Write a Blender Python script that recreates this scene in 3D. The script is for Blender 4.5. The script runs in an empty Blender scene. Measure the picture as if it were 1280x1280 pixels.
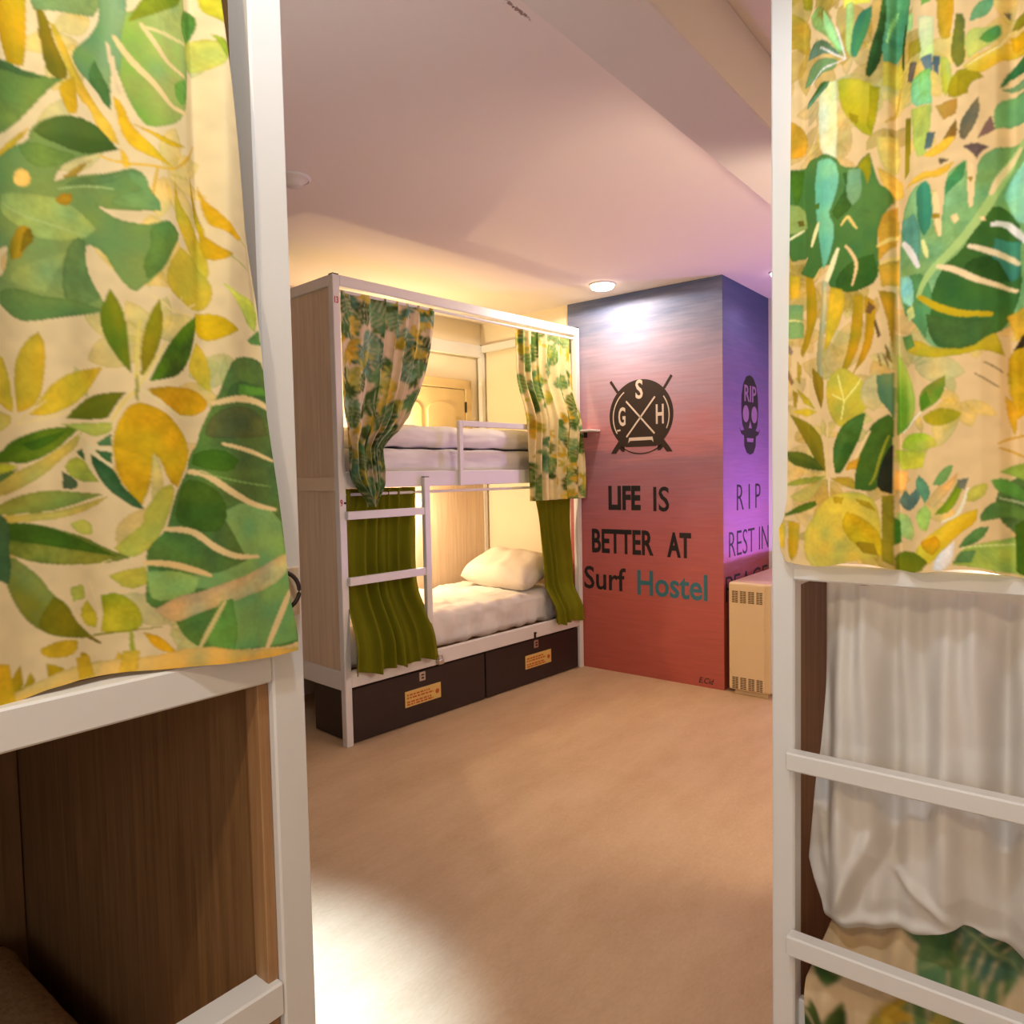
import bpy, bmesh, math, random
import numpy as np
from mathutils import Vector, Matrix, Euler
PI = math.pi
scn = bpy.context.scene
C = scn.collection
rng = np.random.default_rng(7)
random.seed(3)

# ------------------------------------------------------------------ helpers
def lin(r, g, b):
    f = lambda c: (c/255)/12.92 if c < 10 else (((c/255)+.055)/1.055)**2.4
    return (f(r), f(g), f(b), 1.0)

def thing(name, label, cat, loc=(0, 0, 0), rotz=0.0, group=None):
    o = bpy.data.objects.new(name, None); C.objects.link(o)
    o.empty_display_size = .1
    o.location = loc; o.rotation_euler = (0, 0, rotz)
    o['label'] = label; o['category'] = cat
    if group: o['group'] = group
    return o

def tag(o, label, cat, group=None):
    o['label'] = label; o['category'] = cat
    if group: o['group'] = group
    return o

class MB:
    def __init__(s): s.bm = bmesh.new()
    def box(s, a, b, bev=0.0, rot=None, seg=1):
        lo = [min(a[i], b[i]) for i in range(3)]; hi = [max(a[i], b[i]) for i in range(3)]
        g = bmesh.ops.create_cube(s.bm, size=1.0)
        vs = g['verts']
        c = Vector([(lo[i]+hi[i])/2 for i in range(3)]); d = [hi[i]-lo[i] for i in range(3)]
        for v in vs:
            p = Vector((v.co.x*d[0], v.co.y*d[1], v.co.z*d[2]))
            if rot is not None: p = rot @ p
            v.co = p + c
        if bev > 0:
            es = list({e for v in vs for e in v.link_edges})
            bmesh.ops.bevel(s.bm, geom=es, offset=min(bev, min(d)*.45), segments=seg, affect='EDGES', profile=.6)
        return s
    def cyl(s, a, b, r, seg=16, r2=None):
        a = Vector(a); b = Vector(b); d = b-a
        q = d.to_track_quat('Z', 'Y').to_matrix().to_4x4()
        M = Matrix.Translation((a+b)/2) @ q
        bmesh.ops.create_cone(s.bm, cap_ends=True, segments=seg, radius1=r, radius2=r if r2 is None else r2, depth=d.length, matrix=M)
        return s
    def lathe(s, prof, center, seg=40):
        cx, cy, cz = center; rings = []
        for r, z in prof:
            if r < 1e-5: rings.append([s.bm.verts.new((cx, cy, cz+z))])
            else: rings.append([s.bm.verts.new((cx+r*math.cos(2*PI*i/seg), cy+r*math.sin(2*PI*i/seg), cz+z)) for i in range(seg)])
        for A, B in zip(rings, rings[1:]):
            for i in range(seg):
                j = (i+1) % seg
                f = [A[i % len(A)], A[j % len(A)], B[j % len(B)], B[i % len(B)]]
                u = []
                [u.append(v) for v in f if v not in u]
                if len(u) > 2: s.bm.faces.new(u)
        return s
    def tube(s, pts, r, seg=8):
        pts = [Vector(p) for p in pts]; rings = []
        for i, p in enumerate(pts):
            t = (pts[min(i+1, len(pts)-1)]-pts[max(i-1, 0)]).normalized()
            q = t.to_track_quat('Z', 'Y')
            rings.append([s.bm.verts.new(p+q @ Vector((r*math.cos(2*PI*k/seg), r*math.sin(2*PI*k/seg), 0))) for k in range(seg)])
        for A, B in zip(rings, rings[1:]):
            for k in range(seg): s.bm.faces.new([A[k], A[(k+1) % seg], B[(k+1) % seg], B[k]])
        s.bm.faces.new(rings[0][::-1]); s.bm.faces.new(rings[-1])
        return s
    def prism(s, poly, to3, depth):
        # 2D outline extruded: to3(u, v, w) -> point
        A = [s.bm.verts.new(to3(u, v, 0)) for u, v in poly]; B = [s.bm.verts.new(to3(u, v, depth)) for u, v in poly]
        s.bm.faces.new(A); s.bm.faces.new(B[::-1])
        n = len(A)
        for i in range(n): s.bm.faces.new([A[i], B[i], B[(i+1) % n], A[(i+1) % n]])
        return s
    def quad(s, *p):
        s.bm.faces.new([s.bm.verts.new(q) for q in p]); return s

def obj(name, mb, mat, parent=None, smooth=False):
    bm = mb.bm
    bmesh.ops.recalc_face_normals(bm, faces=bm.faces)
    me = bpy.data.meshes.new(name); bm.to_mesh(me); bm.free()
    if smooth: me.polygons.foreach_set('use_smooth', [True]*len(me.polygons))
    if mat: me.materials.append(mat)
    o = bpy.data.objects.new(name, me); C.objects.link(o)
    if parent: o.parent = parent
    return o

def struct(name, mb, mat, parent=None):
    o = obj(name, mb, mat, parent)
    if parent is None: o['kind'] = 'structure'
    return o

# ------------------------------------------------------------------ materials
def mat_new(name):
    m = bpy.data.materials.new(name); m.use_nodes = True
    nt = m.node_tree; b = nt.nodes['Principled BSDF']
    return m, nt, b

def node(nt, t, **kw):
    n = nt.nodes.new(t)
    for k, v in kw.items(): setattr(n, k, v)
    return n

def plain(name, col, rough=.5, metal=0.0, noise=.06, scale=9.0, bump=0.0, bscale=200.0):
    m, nt, b = mat_new(name)
    tc = node(nt, 'ShaderNodeTexCoord'); nz = node(nt, 'ShaderNodeTexNoise')
    nz.inputs['Scale'].default_value = scale; nz.inputs['Detail'].default_value = 4
    nt.links.new(tc.outputs['Object'], nz.inputs['Vector'])
    mx = node(nt, 'ShaderNodeMix', data_type='RGBA')
    mx.inputs[6].default_value = tuple(c*(1-noise) for c in col[:3])+(1,)
    mx.inputs[7].default_value = tuple(min(1, c*(1+noise)) for c in col[:3])+(1,)
    nt.links.new(nz.outputs['Fac'], mx.inputs[0]); nt.links.new(mx.outputs[2], b.inputs['Base Color'])
    b.inputs['Roughness'].default_value = rough; b.inputs['Metallic'].default_value = metal
    if bump > 0:
        n2 = node(nt, 'ShaderNodeTexNoise'); n2.inputs['Scale'].default_value = bscale
        nt.links.new(tc.outputs['Object'], n2.inputs['Vector'])
        bp = node(nt, 'ShaderNodeBump'); bp.inputs['Strength'].default_value = bump; bp.inputs['Distance'].default_value = .002
        nt.links.new(n2.outputs['Fac'], bp.inputs['Height']); nt.links.new(bp.outputs['Normal'], b.inputs['Normal'])
    return m

def wood(name, c1, c2, rough=.5):
    m, nt, b = mat_new(name)
    tc = node(nt, 'ShaderNodeTexCoord'); mp = node(nt, 'ShaderNodeMapping')
    mp.inputs['Scale'].default_value = (26, 26, 1.1)
    nt.links.new(tc.outputs['Object'], mp.inputs['Vector'])
    nz = node(nt, 'ShaderNodeTexNoise'); nz.inputs['Scale'].default_value = 2.2; nz.inputs['Detail'].default_value = 7; nz.inputs['Roughness'].default_value = .62
    nt.links.new(mp.outputs['Vector'], nz.inputs['Vector'])
    rp = node(nt, 'ShaderNodeValToRGB'); rp.color_ramp.elements[0].position = .34; rp.color_ramp.elements[1].position = .68
    rp.color_ramp.elements[0].color = c1; rp.color_ramp.elements[1].color = c2
    nt.links.new(nz.outputs['Fac'], rp.inputs['Fac']); nt.links.new(rp.outputs['Color'], b.inputs['Base Color'])
    b.inputs['Roughness'].default_value = rough
    return m

def cloth(name, attr=None, col=None, trans=.25, rough=.85, weave=.15):
    m, nt, b = mat_new(name)
    out = nt.nodes['Material Output']
    tc = node(nt, 'ShaderNodeTexCoord')
    if attr:
        a = node(nt, 'ShaderNodeVertexColor', layer_name=attr); src = a.outputs['Color']
    else:
        nz = node(nt, 'ShaderNodeTexNoise'); nz.inputs['Scale'].default_value = 14; nz.inputs['Detail'].default_value = 5
        nt.links.new(tc.outputs['Object'], nz.inputs['Vector'])
        mx = node(nt, 'ShaderNodeMix', data_type='RGBA')
        mx.inputs[6].default_value = tuple(c*.92 for c in col[:3])+(1,); mx.inputs[7].default_value = tuple(min(1, c*1.06) for c in col[:3])+(1,)
        nt.links.new(nz.outputs['Fac'], mx.inputs[0]); src = mx.outputs[2]
    nt.links.new(src, b.inputs['Base Color']); b.inputs['Roughness'].default_value = rough
    b.inputs['Specular IOR Level'].default_value = .25
    n2 = node(nt, 'ShaderNodeTexNoise'); n2.inputs['Scale'].default_value = 420
    nt.links.new(tc.outputs['Object'], n2.inputs['Vector'])
    bp = node(nt, 'ShaderNodeBump'); bp.inputs['Strength'].default_value = weave; bp.inputs['Distance'].default_value = .001
    nt.links.new(n2.outputs['Fac'], bp.inputs['Height']); nt.links.new(bp.outputs['Normal'], b.inputs['Normal'])
    tr = node(nt, 'ShaderNodeBsdfTranslucent'); nt.links.new(src, tr.inputs['Color'])
    ms = node(nt, 'ShaderNodeMixShader'); ms.inputs[0].default_value = trans
    nt.links.new(b.outputs['BSDF'], ms.inputs[1]); nt.links.new(tr.outputs['BSDF'], ms.inputs[2]); nt.links.new(ms.outputs[0], out.inputs['Surface'])
    return m

def emit(name, col, s):
    m, nt, b = mat_new(name)
    b.inputs['Base Color'].default_value = (.9, .9, .88, 1)
    b.inputs['Emission Color'].default_value = col; b.inputs['Emission Strength'].default_value = s
    return m

WHITE = plain('white_powder_coat', (.77, .75, .73), .42, noise=.03)
OAK = wood('pale_oak_board', lin(204, 180, 152), lin(226, 205, 178))
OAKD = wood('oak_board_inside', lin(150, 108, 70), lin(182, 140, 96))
BROWNBOARD = wood('brown_board', lin(118, 84, 50), lin(152, 114, 74))  # darker brown than the oak boards, for the near bunks' lower boards
DARKBOX = plain('dark_wenge_board', lin(46, 32, 30), .45, noise=.15, scale=30)
SHEET = cloth('white_cotton', col=(.82, .79, .76), trans=.05, weave=.1)
PILLOWC = cloth('cream_pillow_cotton', col=(.78, .72, .62), trans=.03)
GREEN = cloth('olive_green_cloth', col=lin(124, 124, 12), trans=.18)
LINING = cloth('white_curtain_lining', col=(.86, .82, .77), trans=.2, weave=.08)
PRINT = cloth('leaf_print_cotton', attr='print', trans=.16)
PRINTT = cloth('leaf_print_thin_cotton', attr='print', trans=.3)
BLANKET = plain('brown_knit_blanket', lin(190, 160, 116), .95, noise=.45, scale=70, bump=.8, bscale=160)
METAL = plain('satin_steel', (.6, .58, .55), .3, .9)
BLACKMETAL = plain('dark_metal', (.04, .03, .025), .4, .6)
BLACKPAINT = plain('black_wall_paint', (.010, .008, .008), .7)
PLATEY = plain('yellow_label_card', lin(225, 190, 110), .5)
ORANGE = plain('orange_print', lin(190, 95, 30), .6)
RED = plain('red_marker', lin(185, 60, 60), .6)
TEAL = plain('teal_wall_paint', lin(52, 112, 122), .6)
LOGOB = plain('dark_brown_wall_paint', lin(52, 36, 26), .6)
LOGOW = plain('pale_wall_paint', lin(225, 205, 185), .6)
CREAMWOOD = plain('cream_board', lin(228, 208, 182), .5)
WALLM = plain('cream_wall_paint', lin(240, 226, 198), .8, noise=.04, scale=4, bump=.25, bscale=90)
WALLW = plain('white_wall_paint', lin(222, 214, 206), .8, noise=.03, scale=4)
CREAMENAMEL = plain('cream_enamel', lin(226, 198, 150), .4, noise=.03)
DARKSLOT = plain('dark_vent_opening', lin(96, 70, 40), .8)
DOORM = plain('cream_door_paint', lin(226, 200, 150), .5, noise=.03)

def floor_mat():
    m, nt, b = mat_new('beige_vinyl_floor')
    tc = node(nt, 'ShaderNodeTexCoord')
    n1 = node(nt, 'ShaderNodeTexNoise'); n1.inputs['Scale'].default_value = 5; n1.inputs['Detail'].default_value = 9; n1.inputs['Roughness'].default_value = .7
    n2 = node(nt, 'ShaderNodeTexNoise'); n2.inputs['Scale'].default_value = 130; n2.inputs['Detail'].default_value = 3
    mp = node(nt, 'ShaderNodeMapping'); mp.inputs['Scale'].default_value = (1, .35, 1)
    nt.links.new(tc.outputs['Object'], mp.inputs['Vector']); nt.links.new(mp.outputs['Vector'], n1.inputs['Vector']); nt.links.new(mp.outputs['Vector'], n2.inputs['Vector'])
    ad = node(nt, 'ShaderNodeMath', operation='MULTIPLY_ADD'); ad.inputs[1].default_value = .35
    nt.links.new(n2.outputs['Fac'], ad.inputs[0]); nt.links.new(n1.outputs['Fac'], ad.inputs[2])
    rp = node(nt, 'ShaderNodeValToRGB'); e = rp.color_ramp.elements
    e[0].position = .42; e[0].color = lin(190, 157, 118); e[1].position = .95; e[1].color = lin(215, 186, 148)
    nt.links.new(ad.outputs[0], rp.inputs['Fac']); nt.links.new(rp.outputs['Color'], b.inputs['Base Color'])
    b.inputs['Roughness'].default_value = .62; b.inputs['Specular IOR Level'].default_value = .3
    return m
FLOORM = floor_mat()

def ceil_mat():
    m, nt, b = mat_new('painted_ceiling')
    tc = node(nt, 'ShaderNodeTexCoord'); sx = node(nt, 'ShaderNodeSeparateXYZ'); nt.links.new(tc.outputs['Object'], sx.inputs[0])
    # a short line of mildew specks beside the beam
    def band(sock, c, w):
        s = node(nt, 'ShaderNodeMath', operation='SUBTRACT'); nt.links.new(sock, s.inputs[0]); s.inputs[1].default_value = c
        a = node(nt, 'ShaderNodeMath', operation='ABSOLUTE'); nt.links.new(s.outputs[0], a.inputs[0])
        r = node(nt, 'ShaderNodeMapRange'); r.inputs[1].default_value = 0; r.inputs[2].default_value = w; r.inputs[3].default_value = 1; r.inputs[4].default_value = 0
        nt.links.new(a.outputs[0], r.inputs[0]); return r.outputs[0]
    bx = band(sx.outputs[0], -1.143, .014); by = band(sx.outputs[1], 1.5, .13)
    mu = node(nt, 'ShaderNodeMath', operation='MULTIPLY'); nt.links.new(bx, mu.inputs[0]); nt.links.new(by, mu.inputs[1])
    nz = node(nt, 'ShaderNodeTexNoise'); nz.inputs['Scale'].default_value = 120; nt.links.new(tc.outputs['Object'], nz.inputs['Vector'])
    m2 = node(nt, 'ShaderNodeMath', operation='MULTIPLY'); nt.links.new(mu.outputs[0], m2.inputs[0]); nt.links.new(nz.outputs['Fac'], m2.inputs[1])
    rg = node(nt, 'ShaderNodeMapRange'); rg.inputs[1].default_value = .22; rg.inputs[2].default_value = .34; nt.links.new(m2.outputs[0], rg.inputs[0])
    mx = node(nt, 'ShaderNodeMix', data_type='RGBA'); mx.inputs[6].default_value = lin(238, 226, 216); mx.inputs[7].default_value = lin(150, 128, 118)
    nt.links.new(rg.outputs[0], mx.inputs[0]); nt.links.new(mx.outputs[2], b.inputs['Base Color'])
    b.inputs['Roughness'].default_value = .85
    return m
CEILM = ceil_mat()

def mural_mat():
    m, nt, b = mat_new('sunset_mural_paint_side_glow')
    tc = node(nt, 'ShaderNodeTexCoord'); mp = node(nt, 'ShaderNodeMapping'); mp.inputs['Scale'].default_value = (1.3, 1.3, 9)
    nt.links.new(tc.outputs['Object'], mp.inputs['Vector'])
    nz = node(nt, 'ShaderNodeTexNoise'); nz.inputs['Scale'].default_value = 1.6; nz.inputs['Detail'].default_value = 8; nz.inputs['Roughness'].default_value = .65
    nt.links.new(mp.outputs['Vector'], nz.inputs['Vector'])
    sx = node(nt, 'ShaderNodeSeparateXYZ'); nt.links.new(tc.outputs['Object'], sx.inputs[0])
    dv = node(nt, 'ShaderNodeMath', operation='DIVIDE'); dv.inputs[1].default_value = 2.53; nt.links.new(sx.outputs[2], dv.inputs[0])
    s1 = node(nt, 'ShaderNodeMath', operation='MULTIPLY_ADD'); s1.inputs[1].default_value = .22; nt.links.new(nz.outputs['Fac'], s1.inputs[0]); nt.links.new(dv.outputs[0], s1.inputs[2])
    s2 = node(nt, 'ShaderNodeMath', operation='SUBTRACT'); s2.inputs[1].default_value = .11; nt.links.new(s1.outputs[0], s2.inputs[0])
    rp = node(nt, 'ShaderNodeValToRGB'); cr = rp.color_ramp
    stops = [(0, (178, 86, 70)), (.2, (184, 92, 80)), (.36, (182, 98, 98)), (.48, (172, 106, 116)), (.56, (166, 118, 130)), (.62, (200, 130, 134)), (.69, (192, 146, 158)), (.80, (182, 158, 174)), (.91, (134, 136, 158)), (1, (84, 96, 130))]
    cr.elements[0].position = 0; cr.elements[0].color = lin(*stops[0][1]); cr.elements[1].position = 1; cr.elements[1].color = lin(*stops[-1][1])
    for p, c in stops[1:-1]:
        e = cr.elements.new(p); e.color = lin(*c)
    nt.links.new(s2.outputs[0], rp.inputs['Fac'])
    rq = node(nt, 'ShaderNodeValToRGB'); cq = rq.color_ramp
    st = [(0, (160, 76, 62)), (.26, (160, 78, 70)), (.34, (160, 104, 134)), (.5, (150, 104, 150)), (.7, (124, 96, 148)), (.84, (100, 94, 146)), (1, (66, 84, 128))]  # side face: purple glow and lack of warm light put into the colours
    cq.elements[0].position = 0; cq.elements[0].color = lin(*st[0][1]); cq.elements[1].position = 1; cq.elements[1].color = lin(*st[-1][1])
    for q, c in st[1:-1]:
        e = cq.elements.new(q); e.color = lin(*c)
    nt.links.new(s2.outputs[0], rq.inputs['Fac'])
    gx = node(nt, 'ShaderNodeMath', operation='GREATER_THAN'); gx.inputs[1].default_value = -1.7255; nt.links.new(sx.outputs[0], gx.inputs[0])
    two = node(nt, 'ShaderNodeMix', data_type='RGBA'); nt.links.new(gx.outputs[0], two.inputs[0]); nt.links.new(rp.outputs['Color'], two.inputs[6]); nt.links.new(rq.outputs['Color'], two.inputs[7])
    # streaky brushwork
    mp2 = node(nt, 'ShaderNodeMapping'); mp2.inputs['Scale'].default_value = (4, 4, 60); nt.links.new(tc.outputs['Object'], mp2.inputs['Vector'])
    n3 = node(nt, 'ShaderNodeTexNoise'); n3.inputs['Scale'].default_value = 1; n3.inputs['Detail'].default_value = 5; nt.links.new(mp2.outputs['Vector'], n3.inputs['Vector'])
    mr = node(nt, 'ShaderNodeMapRange'); mr.inputs[1].default_value = .3; mr.inputs[2].default_value = .7; mr.inputs[3].default_value = .92; mr.inputs[4].default_value = 1.07; nt.links.new(n3.outputs['Fac'], mr.inputs[0])
    mx = node(nt, 'ShaderNodeMix', data_type='RGBA', blend_type='MULTIPLY'); mx.inputs[0].default_value = 1
    nt.links.new(two.outputs[2], mx.inputs[6]); nt.links.new(mr.outputs[0], mx.inputs[7])
    nt.links.new(mx.outputs[2], b.inputs['Base Color']); b.inputs['Roughness'].default_value = .7
    return m
MURAL = mural_mat()

# ------------------------------------------------------------------ leaf print on cloth
def corner_cut(P):
    n = len(P); Q = []
    for i in range(n):
        a, b, c = P[i-1], P[i], P[(i+1) % n]
        u = b-a; v = c-b; lu = np.hypot(*u); lv = np.hypot(*v)
        if lu < 1e-6 or lv < 1e-6: continue
        if (u@v)/(lu*lv) < .25: Q.append(b)
        else: Q += [b-u*.25, b+v*.25]
    return np.array(Q)

def value_noise(U, V, scale, seed):
    r = np.random.default_rng(seed); n = 64; g = r.random((n, n))
    x = U*scale; y = V*scale; xi = np.floor(x).astype(int); yi = np.floor(y).astype(int); fx = x-xi; fy = y-yi
    fx = fx*fx*(3-2*fx); fy = fy*fy*(3-2*fy)
    q = lambda i, j: g[i % n, j % n]
    return (q(xi, yi)*(1-fx)+q(xi+1, yi)*fx)*(1-fy)+(q(xi, yi+1)*(1-fx)+q(xi+1, yi+1)*fx)*fy

def s2l(c):
    c = np.asarray(c, float)/255
    return np.where(c < .04045, c/12.92, ((c+.055)/1.055)**2.4)

def inside(P, u, v):
    r = np.zeros(len(u), bool); n = len(P)
    for i in range(n):
        x0, y0 = P[i]; x1, y1 = P[(i+1) % n]
        if y0 == y1: continue
        c = ((y0 > v) != (y1 > v)) & (u < (x1-x0)*(v-y0)/(y1-y0)+x0)
        r ^= c
    return r

def spline(P, k=6):
    P = np.asarray(P); n = len(P)
    if n < 3: return P
    out = []
    for i in range(n-1):
        p0 = P[max(i-1, 0)]; p1 = P[i]; p2 = P[i+1]; p3 = P[min(i+2, n-1)]
        for t in np.linspace(0, 1, k, endpoint=False):
            out.append(.5*((2*p1)+(-p0+p2)*t+(2*p0-5*p1+4*p2-p3)*t*t+(-p0+3*p1-3*p2+p3)*t**3))
    out.append(P[-1]); return np.array(out)

def paint(U, V, data, base, seed=1):
    """colours (n,3 linear) of a printed cloth at cloth coordinates U, V (metres)"""
    N = len(U); col = np.tile(s2l(base), (N, 1))
    b1 = value_noise(U, V, 18, seed); b2 = value_noise(U, V, 75, seed+1); b3 = value_noise(U, V, 260, seed+2)
    b4 = value_noise(U, V, 42, seed+3)
    blot = .55*b1+.3*b2+.15*b3
    col *= (.93+.12*b2)[:, None]
    for kind, w, cs, p in data:
        P = np.array(p, float).reshape(-1, 2)/1e4
        if kind == 's':
            S = spline(P, 5); w0 = w/1e4/2
            lo = S.min(0)-w0; hi = S.max(0)+w0
            m = np.where((U > lo[0]) & (U < hi[0]) & (V > lo[1]) & (V < hi[1]))[0]
            if not len(m): continue
            u = U[m]; v = V[m]; best = np.full(len(m), 9.); n = len(S)-1
            for i in range(n):
                a = S[i]; d = S[i+1]-a; L = d@d+1e-12
                t = np.clip(((u-a[0])*d[0]+(v-a[1])*d[1])/L, 0, 1)
                q = (i+t)/n
                ww = w0*(.55+.45*np.sin(PI*np.clip(q*.9+.08, 0, 1)))
                best = np.minimum(best, np.hypot(u-a[0]-t*d[0], v-a[1]-t*d[1])/ww)
            k = m[best < 1]
            if len(k): col[k] = s2l(cs[0])*(.94+.12*b2[k])[:, None]
            continue
        if len(P) > 4: P = corner_cut(P)
        lo = P.min(0); hi = P.max(0)
        m = np.where((U >= lo[0]) & (U <= hi[0]) & (V >= lo[1]) & (V <= hi[1]))[0]
        if not len(m): continue
        m = m[inside(P, U[m], V[m])]
        if not len(m): continue
        c0 = s2l(cs[0]); c1 = s2l(cs[1]) if len(cs) > 1 else c0*1.12
        pc = P-P.mean(0); ev, evec = np.linalg.eigh(pc.T@pc); ax = evec[:, 1]
        if (P[0]-P.mean(0))@ax > 0: ax = -ax
        t = (np.stack([U[m], V[m]], 1)-P.mean(0))@ax; t = (t-t.min())/(np.ptp(t)+1e-9)
        t = np.clip(t*.75+(blot[m]-.5)*1.5+.12, 0, 1)[:, None]
        ev = np.sqrt(np.maximum(ev, 1e-12)); q = np.stack([U[m], V[m]], 1)-P.mean(0)
        if ev[1] > 1.5*ev[0] and len(P) > 5:      # long leaves: two-toned about the midrib
            sd = q@evec[:, 0]/(np.abs(q@evec[:, 0]).max()+1e-9)
            t = np.clip(t+.28*np.tanh(sd*5)[:, None], 0, 1)
        dist = np.full(len(m), 9.)
        for i in range(len(P)):
            a = P[i]; d = P[(i+1) % len(P)]-a; L = d@d+1e-12
            k = np.clip(((U[m]-a[0])*d[0]+(V[m]-a[1])*d[1])/L, 0, 1)
            dist = np.minimum(dist, np.hypot(U[m]-a[0]-k*d[0], V[m]-a[1]-k*d[1]))
        rim = 1-.16*np.exp(-(dist/.0022)**2)
        wash = (.66+.68*(.42*b1[m]+.33*b2[m]+.25*b3[m]))*rim
        cc = (c0*(1-t)+c1*t)*wash[:, None]*(1+np.outer(b4[m]-.5, (.5, .16, -.25)))
        al = kind == 'g'
        col[m] = cc*(1-.35*al)+col[m]*.35*al
    return col

def ghosts(u0, u1, v0, v1, n, seed, pal=None):
    """pale background leaves of the print"""
    r = random.Random(seed); d = []
    for k in range(n):
        cx = r.uniform(u0, u1); cy = r.uniform(v0, v1); a = r.uniform(0, 2*PI); m = r.choice([1, 1, 2, 3, 5]); L0 = r.uniform(.03, .085)
        c = r.choice(pal or [(226, 196, 96), (214, 190, 90), (200, 190, 100), (190, 190, 120), (222, 186, 110), (176, 184, 110)])
        for j in range(m):
            b = a+(j-(m-1)/2)*.75; L = L0*r.uniform(.8, 1.2); W = L*r.uniform(.16, .3)
            P = [(L*(.06+.94*i/8), W*math.sin(PI*i/8)**.8) for i in range(9)]; P = P+[(x, -y) for x, y in P[::-1][1:-1]]
            d.append(('g', 0, [c, tuple(int(min(255, x*1.08)) for x in c)], [int(z*1e4) for x, y in P for z in (cx+x*math.cos(b)-y*math.sin(b), cy+x*math.sin(b)+y*math.cos(b))]))
    return d

def soften(col, shape, n=2):
    c = col.reshape(shape[0], shape[1], 3)
    for _ in range(n):
        q = np.pad(c, ((1, 1), (0, 0), (0, 0)), mode='edge'); c = .25*q[:-2]+.5*q[1:-1]+.25*q[2:]
        q = np.pad(c, ((0, 0), (1, 1), (0, 0)), mode='edge'); c = .25*q[:, :-2]+.5*q[:, 1:-1]+.25*q[:, 2:]
    return c.reshape(-1, 3)

def scatter_print(u0, u1, v0, v1, n, seed, tint=(1, 1, 1)):
    """the same fabric's leaves strewn over a far curtain"""
    r = random.Random(seed); d = []
    greens = [((96, 140, 92), (120, 158, 110)), ((70, 104, 52), (96, 130, 70)), ((84, 122, 100), (130, 165, 135)), ((60, 84, 40), (92, 112, 50))]
    yell = [((206, 180, 70), (222, 200, 110)), ((190, 156, 40), (214, 186, 80)), ((176, 170, 70), (205, 196, 110))]
    def tc(c): return [int(min(255, max(0, c[i]*tint[i]))) for i in range(3)]
    for k in range(n):
        cx = r.uniform(u0, u1); cy = r.uniform(v0, v1); a = r.uniform(0, 2*PI)
        if r.random() < .34:
            L = r.uniform(.10, .17); W = L*.42; cs = r.choice(greens)
            P = []
            for i in range(15):
                q = i/14; P.append((L*(q-.2), W*math.sin(PI*q)**.7*(1+.12*math.sin(q*22))))
            P = P+[(x, -y) for x, y in P[::-1][1:-1]]
            rot = lambda x, y: (cx+x*math.cos(a)-y*math.sin(a), cy+x*math.sin(a)+y*math.cos(a))
            d.append(('p', 0, [tc(cs[0]), tc(cs[1])], [int(z*1e4) for p in P for z in rot(*p)]))
            for i in range(4):
                q = .2+.16*i
                for s in (-1, 1):
                    A = rot(L*(q-.2), s*W*.15); B = rot(L*(q+.1-.2), s*W*1.05)
                    d.append(('s', int(W*.075*1e4), [tc((222, 205, 170))], [int(z*1e4) for z in (*A, *B)]))
            A = rot(-L*.25, 0); B = rot(L*.75, 0)
            d.append(('s', 50, [tc((175, 190, 140))], [int(z*1e4) for z in (*A, *B)]))
        else:
            m = r.choice([1, 3, 5, 6]); cs = r.choice(yell+yell+greens)
            L0 = r.uniform(.05, .10)
            for j in range(m):
                b = a+(j-(m-1)/2)*(2.6/max(m, 2)); L = L0*r.uniform(.8, 1.15); W = L*r.uniform(.14, .22)
                P = []
                for i in range(9):
                    q = i/8; P.append((L*(.08+.92*q), W*math.sin(PI*q)**.8))
                P = P+[(x, -y) for x, y in P[::-1][1:-1]]
                d.append(('p', 0, [tc(cs[0]), tc(cs[1])], [int(z*1e4) for x, y in P for z in (cx+x*math.cos(b)-y*math.sin(b), cy+x*math.sin(b)+y*math.cos(b))]))
    return d

def grid_mesh(name, X, Y, Z, mat, parent=None, col=None, thick=0):
    """cloth sheet from (rows, cols) coordinate arrays"""
    nr, nc = X.shape
    me = bpy.data.meshes.new(name)
    idx = np.arange(nr*nc).reshape(nr, nc)
    F = np.stack([idx[:-1, :-1], idx[:-1, 1:], idx[1:, 1:], idx[1:, :-1]], -1).reshape(-1, 4)
    me.vertices.add(nr*nc); me.vertices.foreach_set('co', np.stack([X, Y, Z], -1).astype(np.float32).ravel())
    me.loops.add(F.size); me.loops.foreach_set('vertex_index', F.ravel().astype(np.int32))
    me.polygons.add(len(F)); me.polygons.foreach_set('loop_start', np.arange(0, F.size, 4, dtype=np.int32)); me.polygons.foreach_set('loop_total', np.full(len(F), 4, np.int32))
    me.update(calc_edges=True)
    me.polygons.foreach_set('use_smooth', np.ones(len(F), bool))
    if col is not None:
        a = me.color_attributes.new('print', 'FLOAT_COLOR', 'POINT')
        a.data.foreach_set('color', np.concatenate([col, np.ones((len(col), 1))], 1).astype(np.float32).ravel())
    me.materials.append(mat)
    o = bpy.data.objects.new(name, me); C.objects.link(o)
    if parent: o.parent = parent
    if thick:
        s = o.modifiers.new('thickness', 'SOLIDIFY'); s.thickness = thick; s.offset = 0
    return o

def sstep(a, b, x):
    t = np.clip((x-a)/(b-a), 0, 1); return t*t*(3-2*t)

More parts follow.
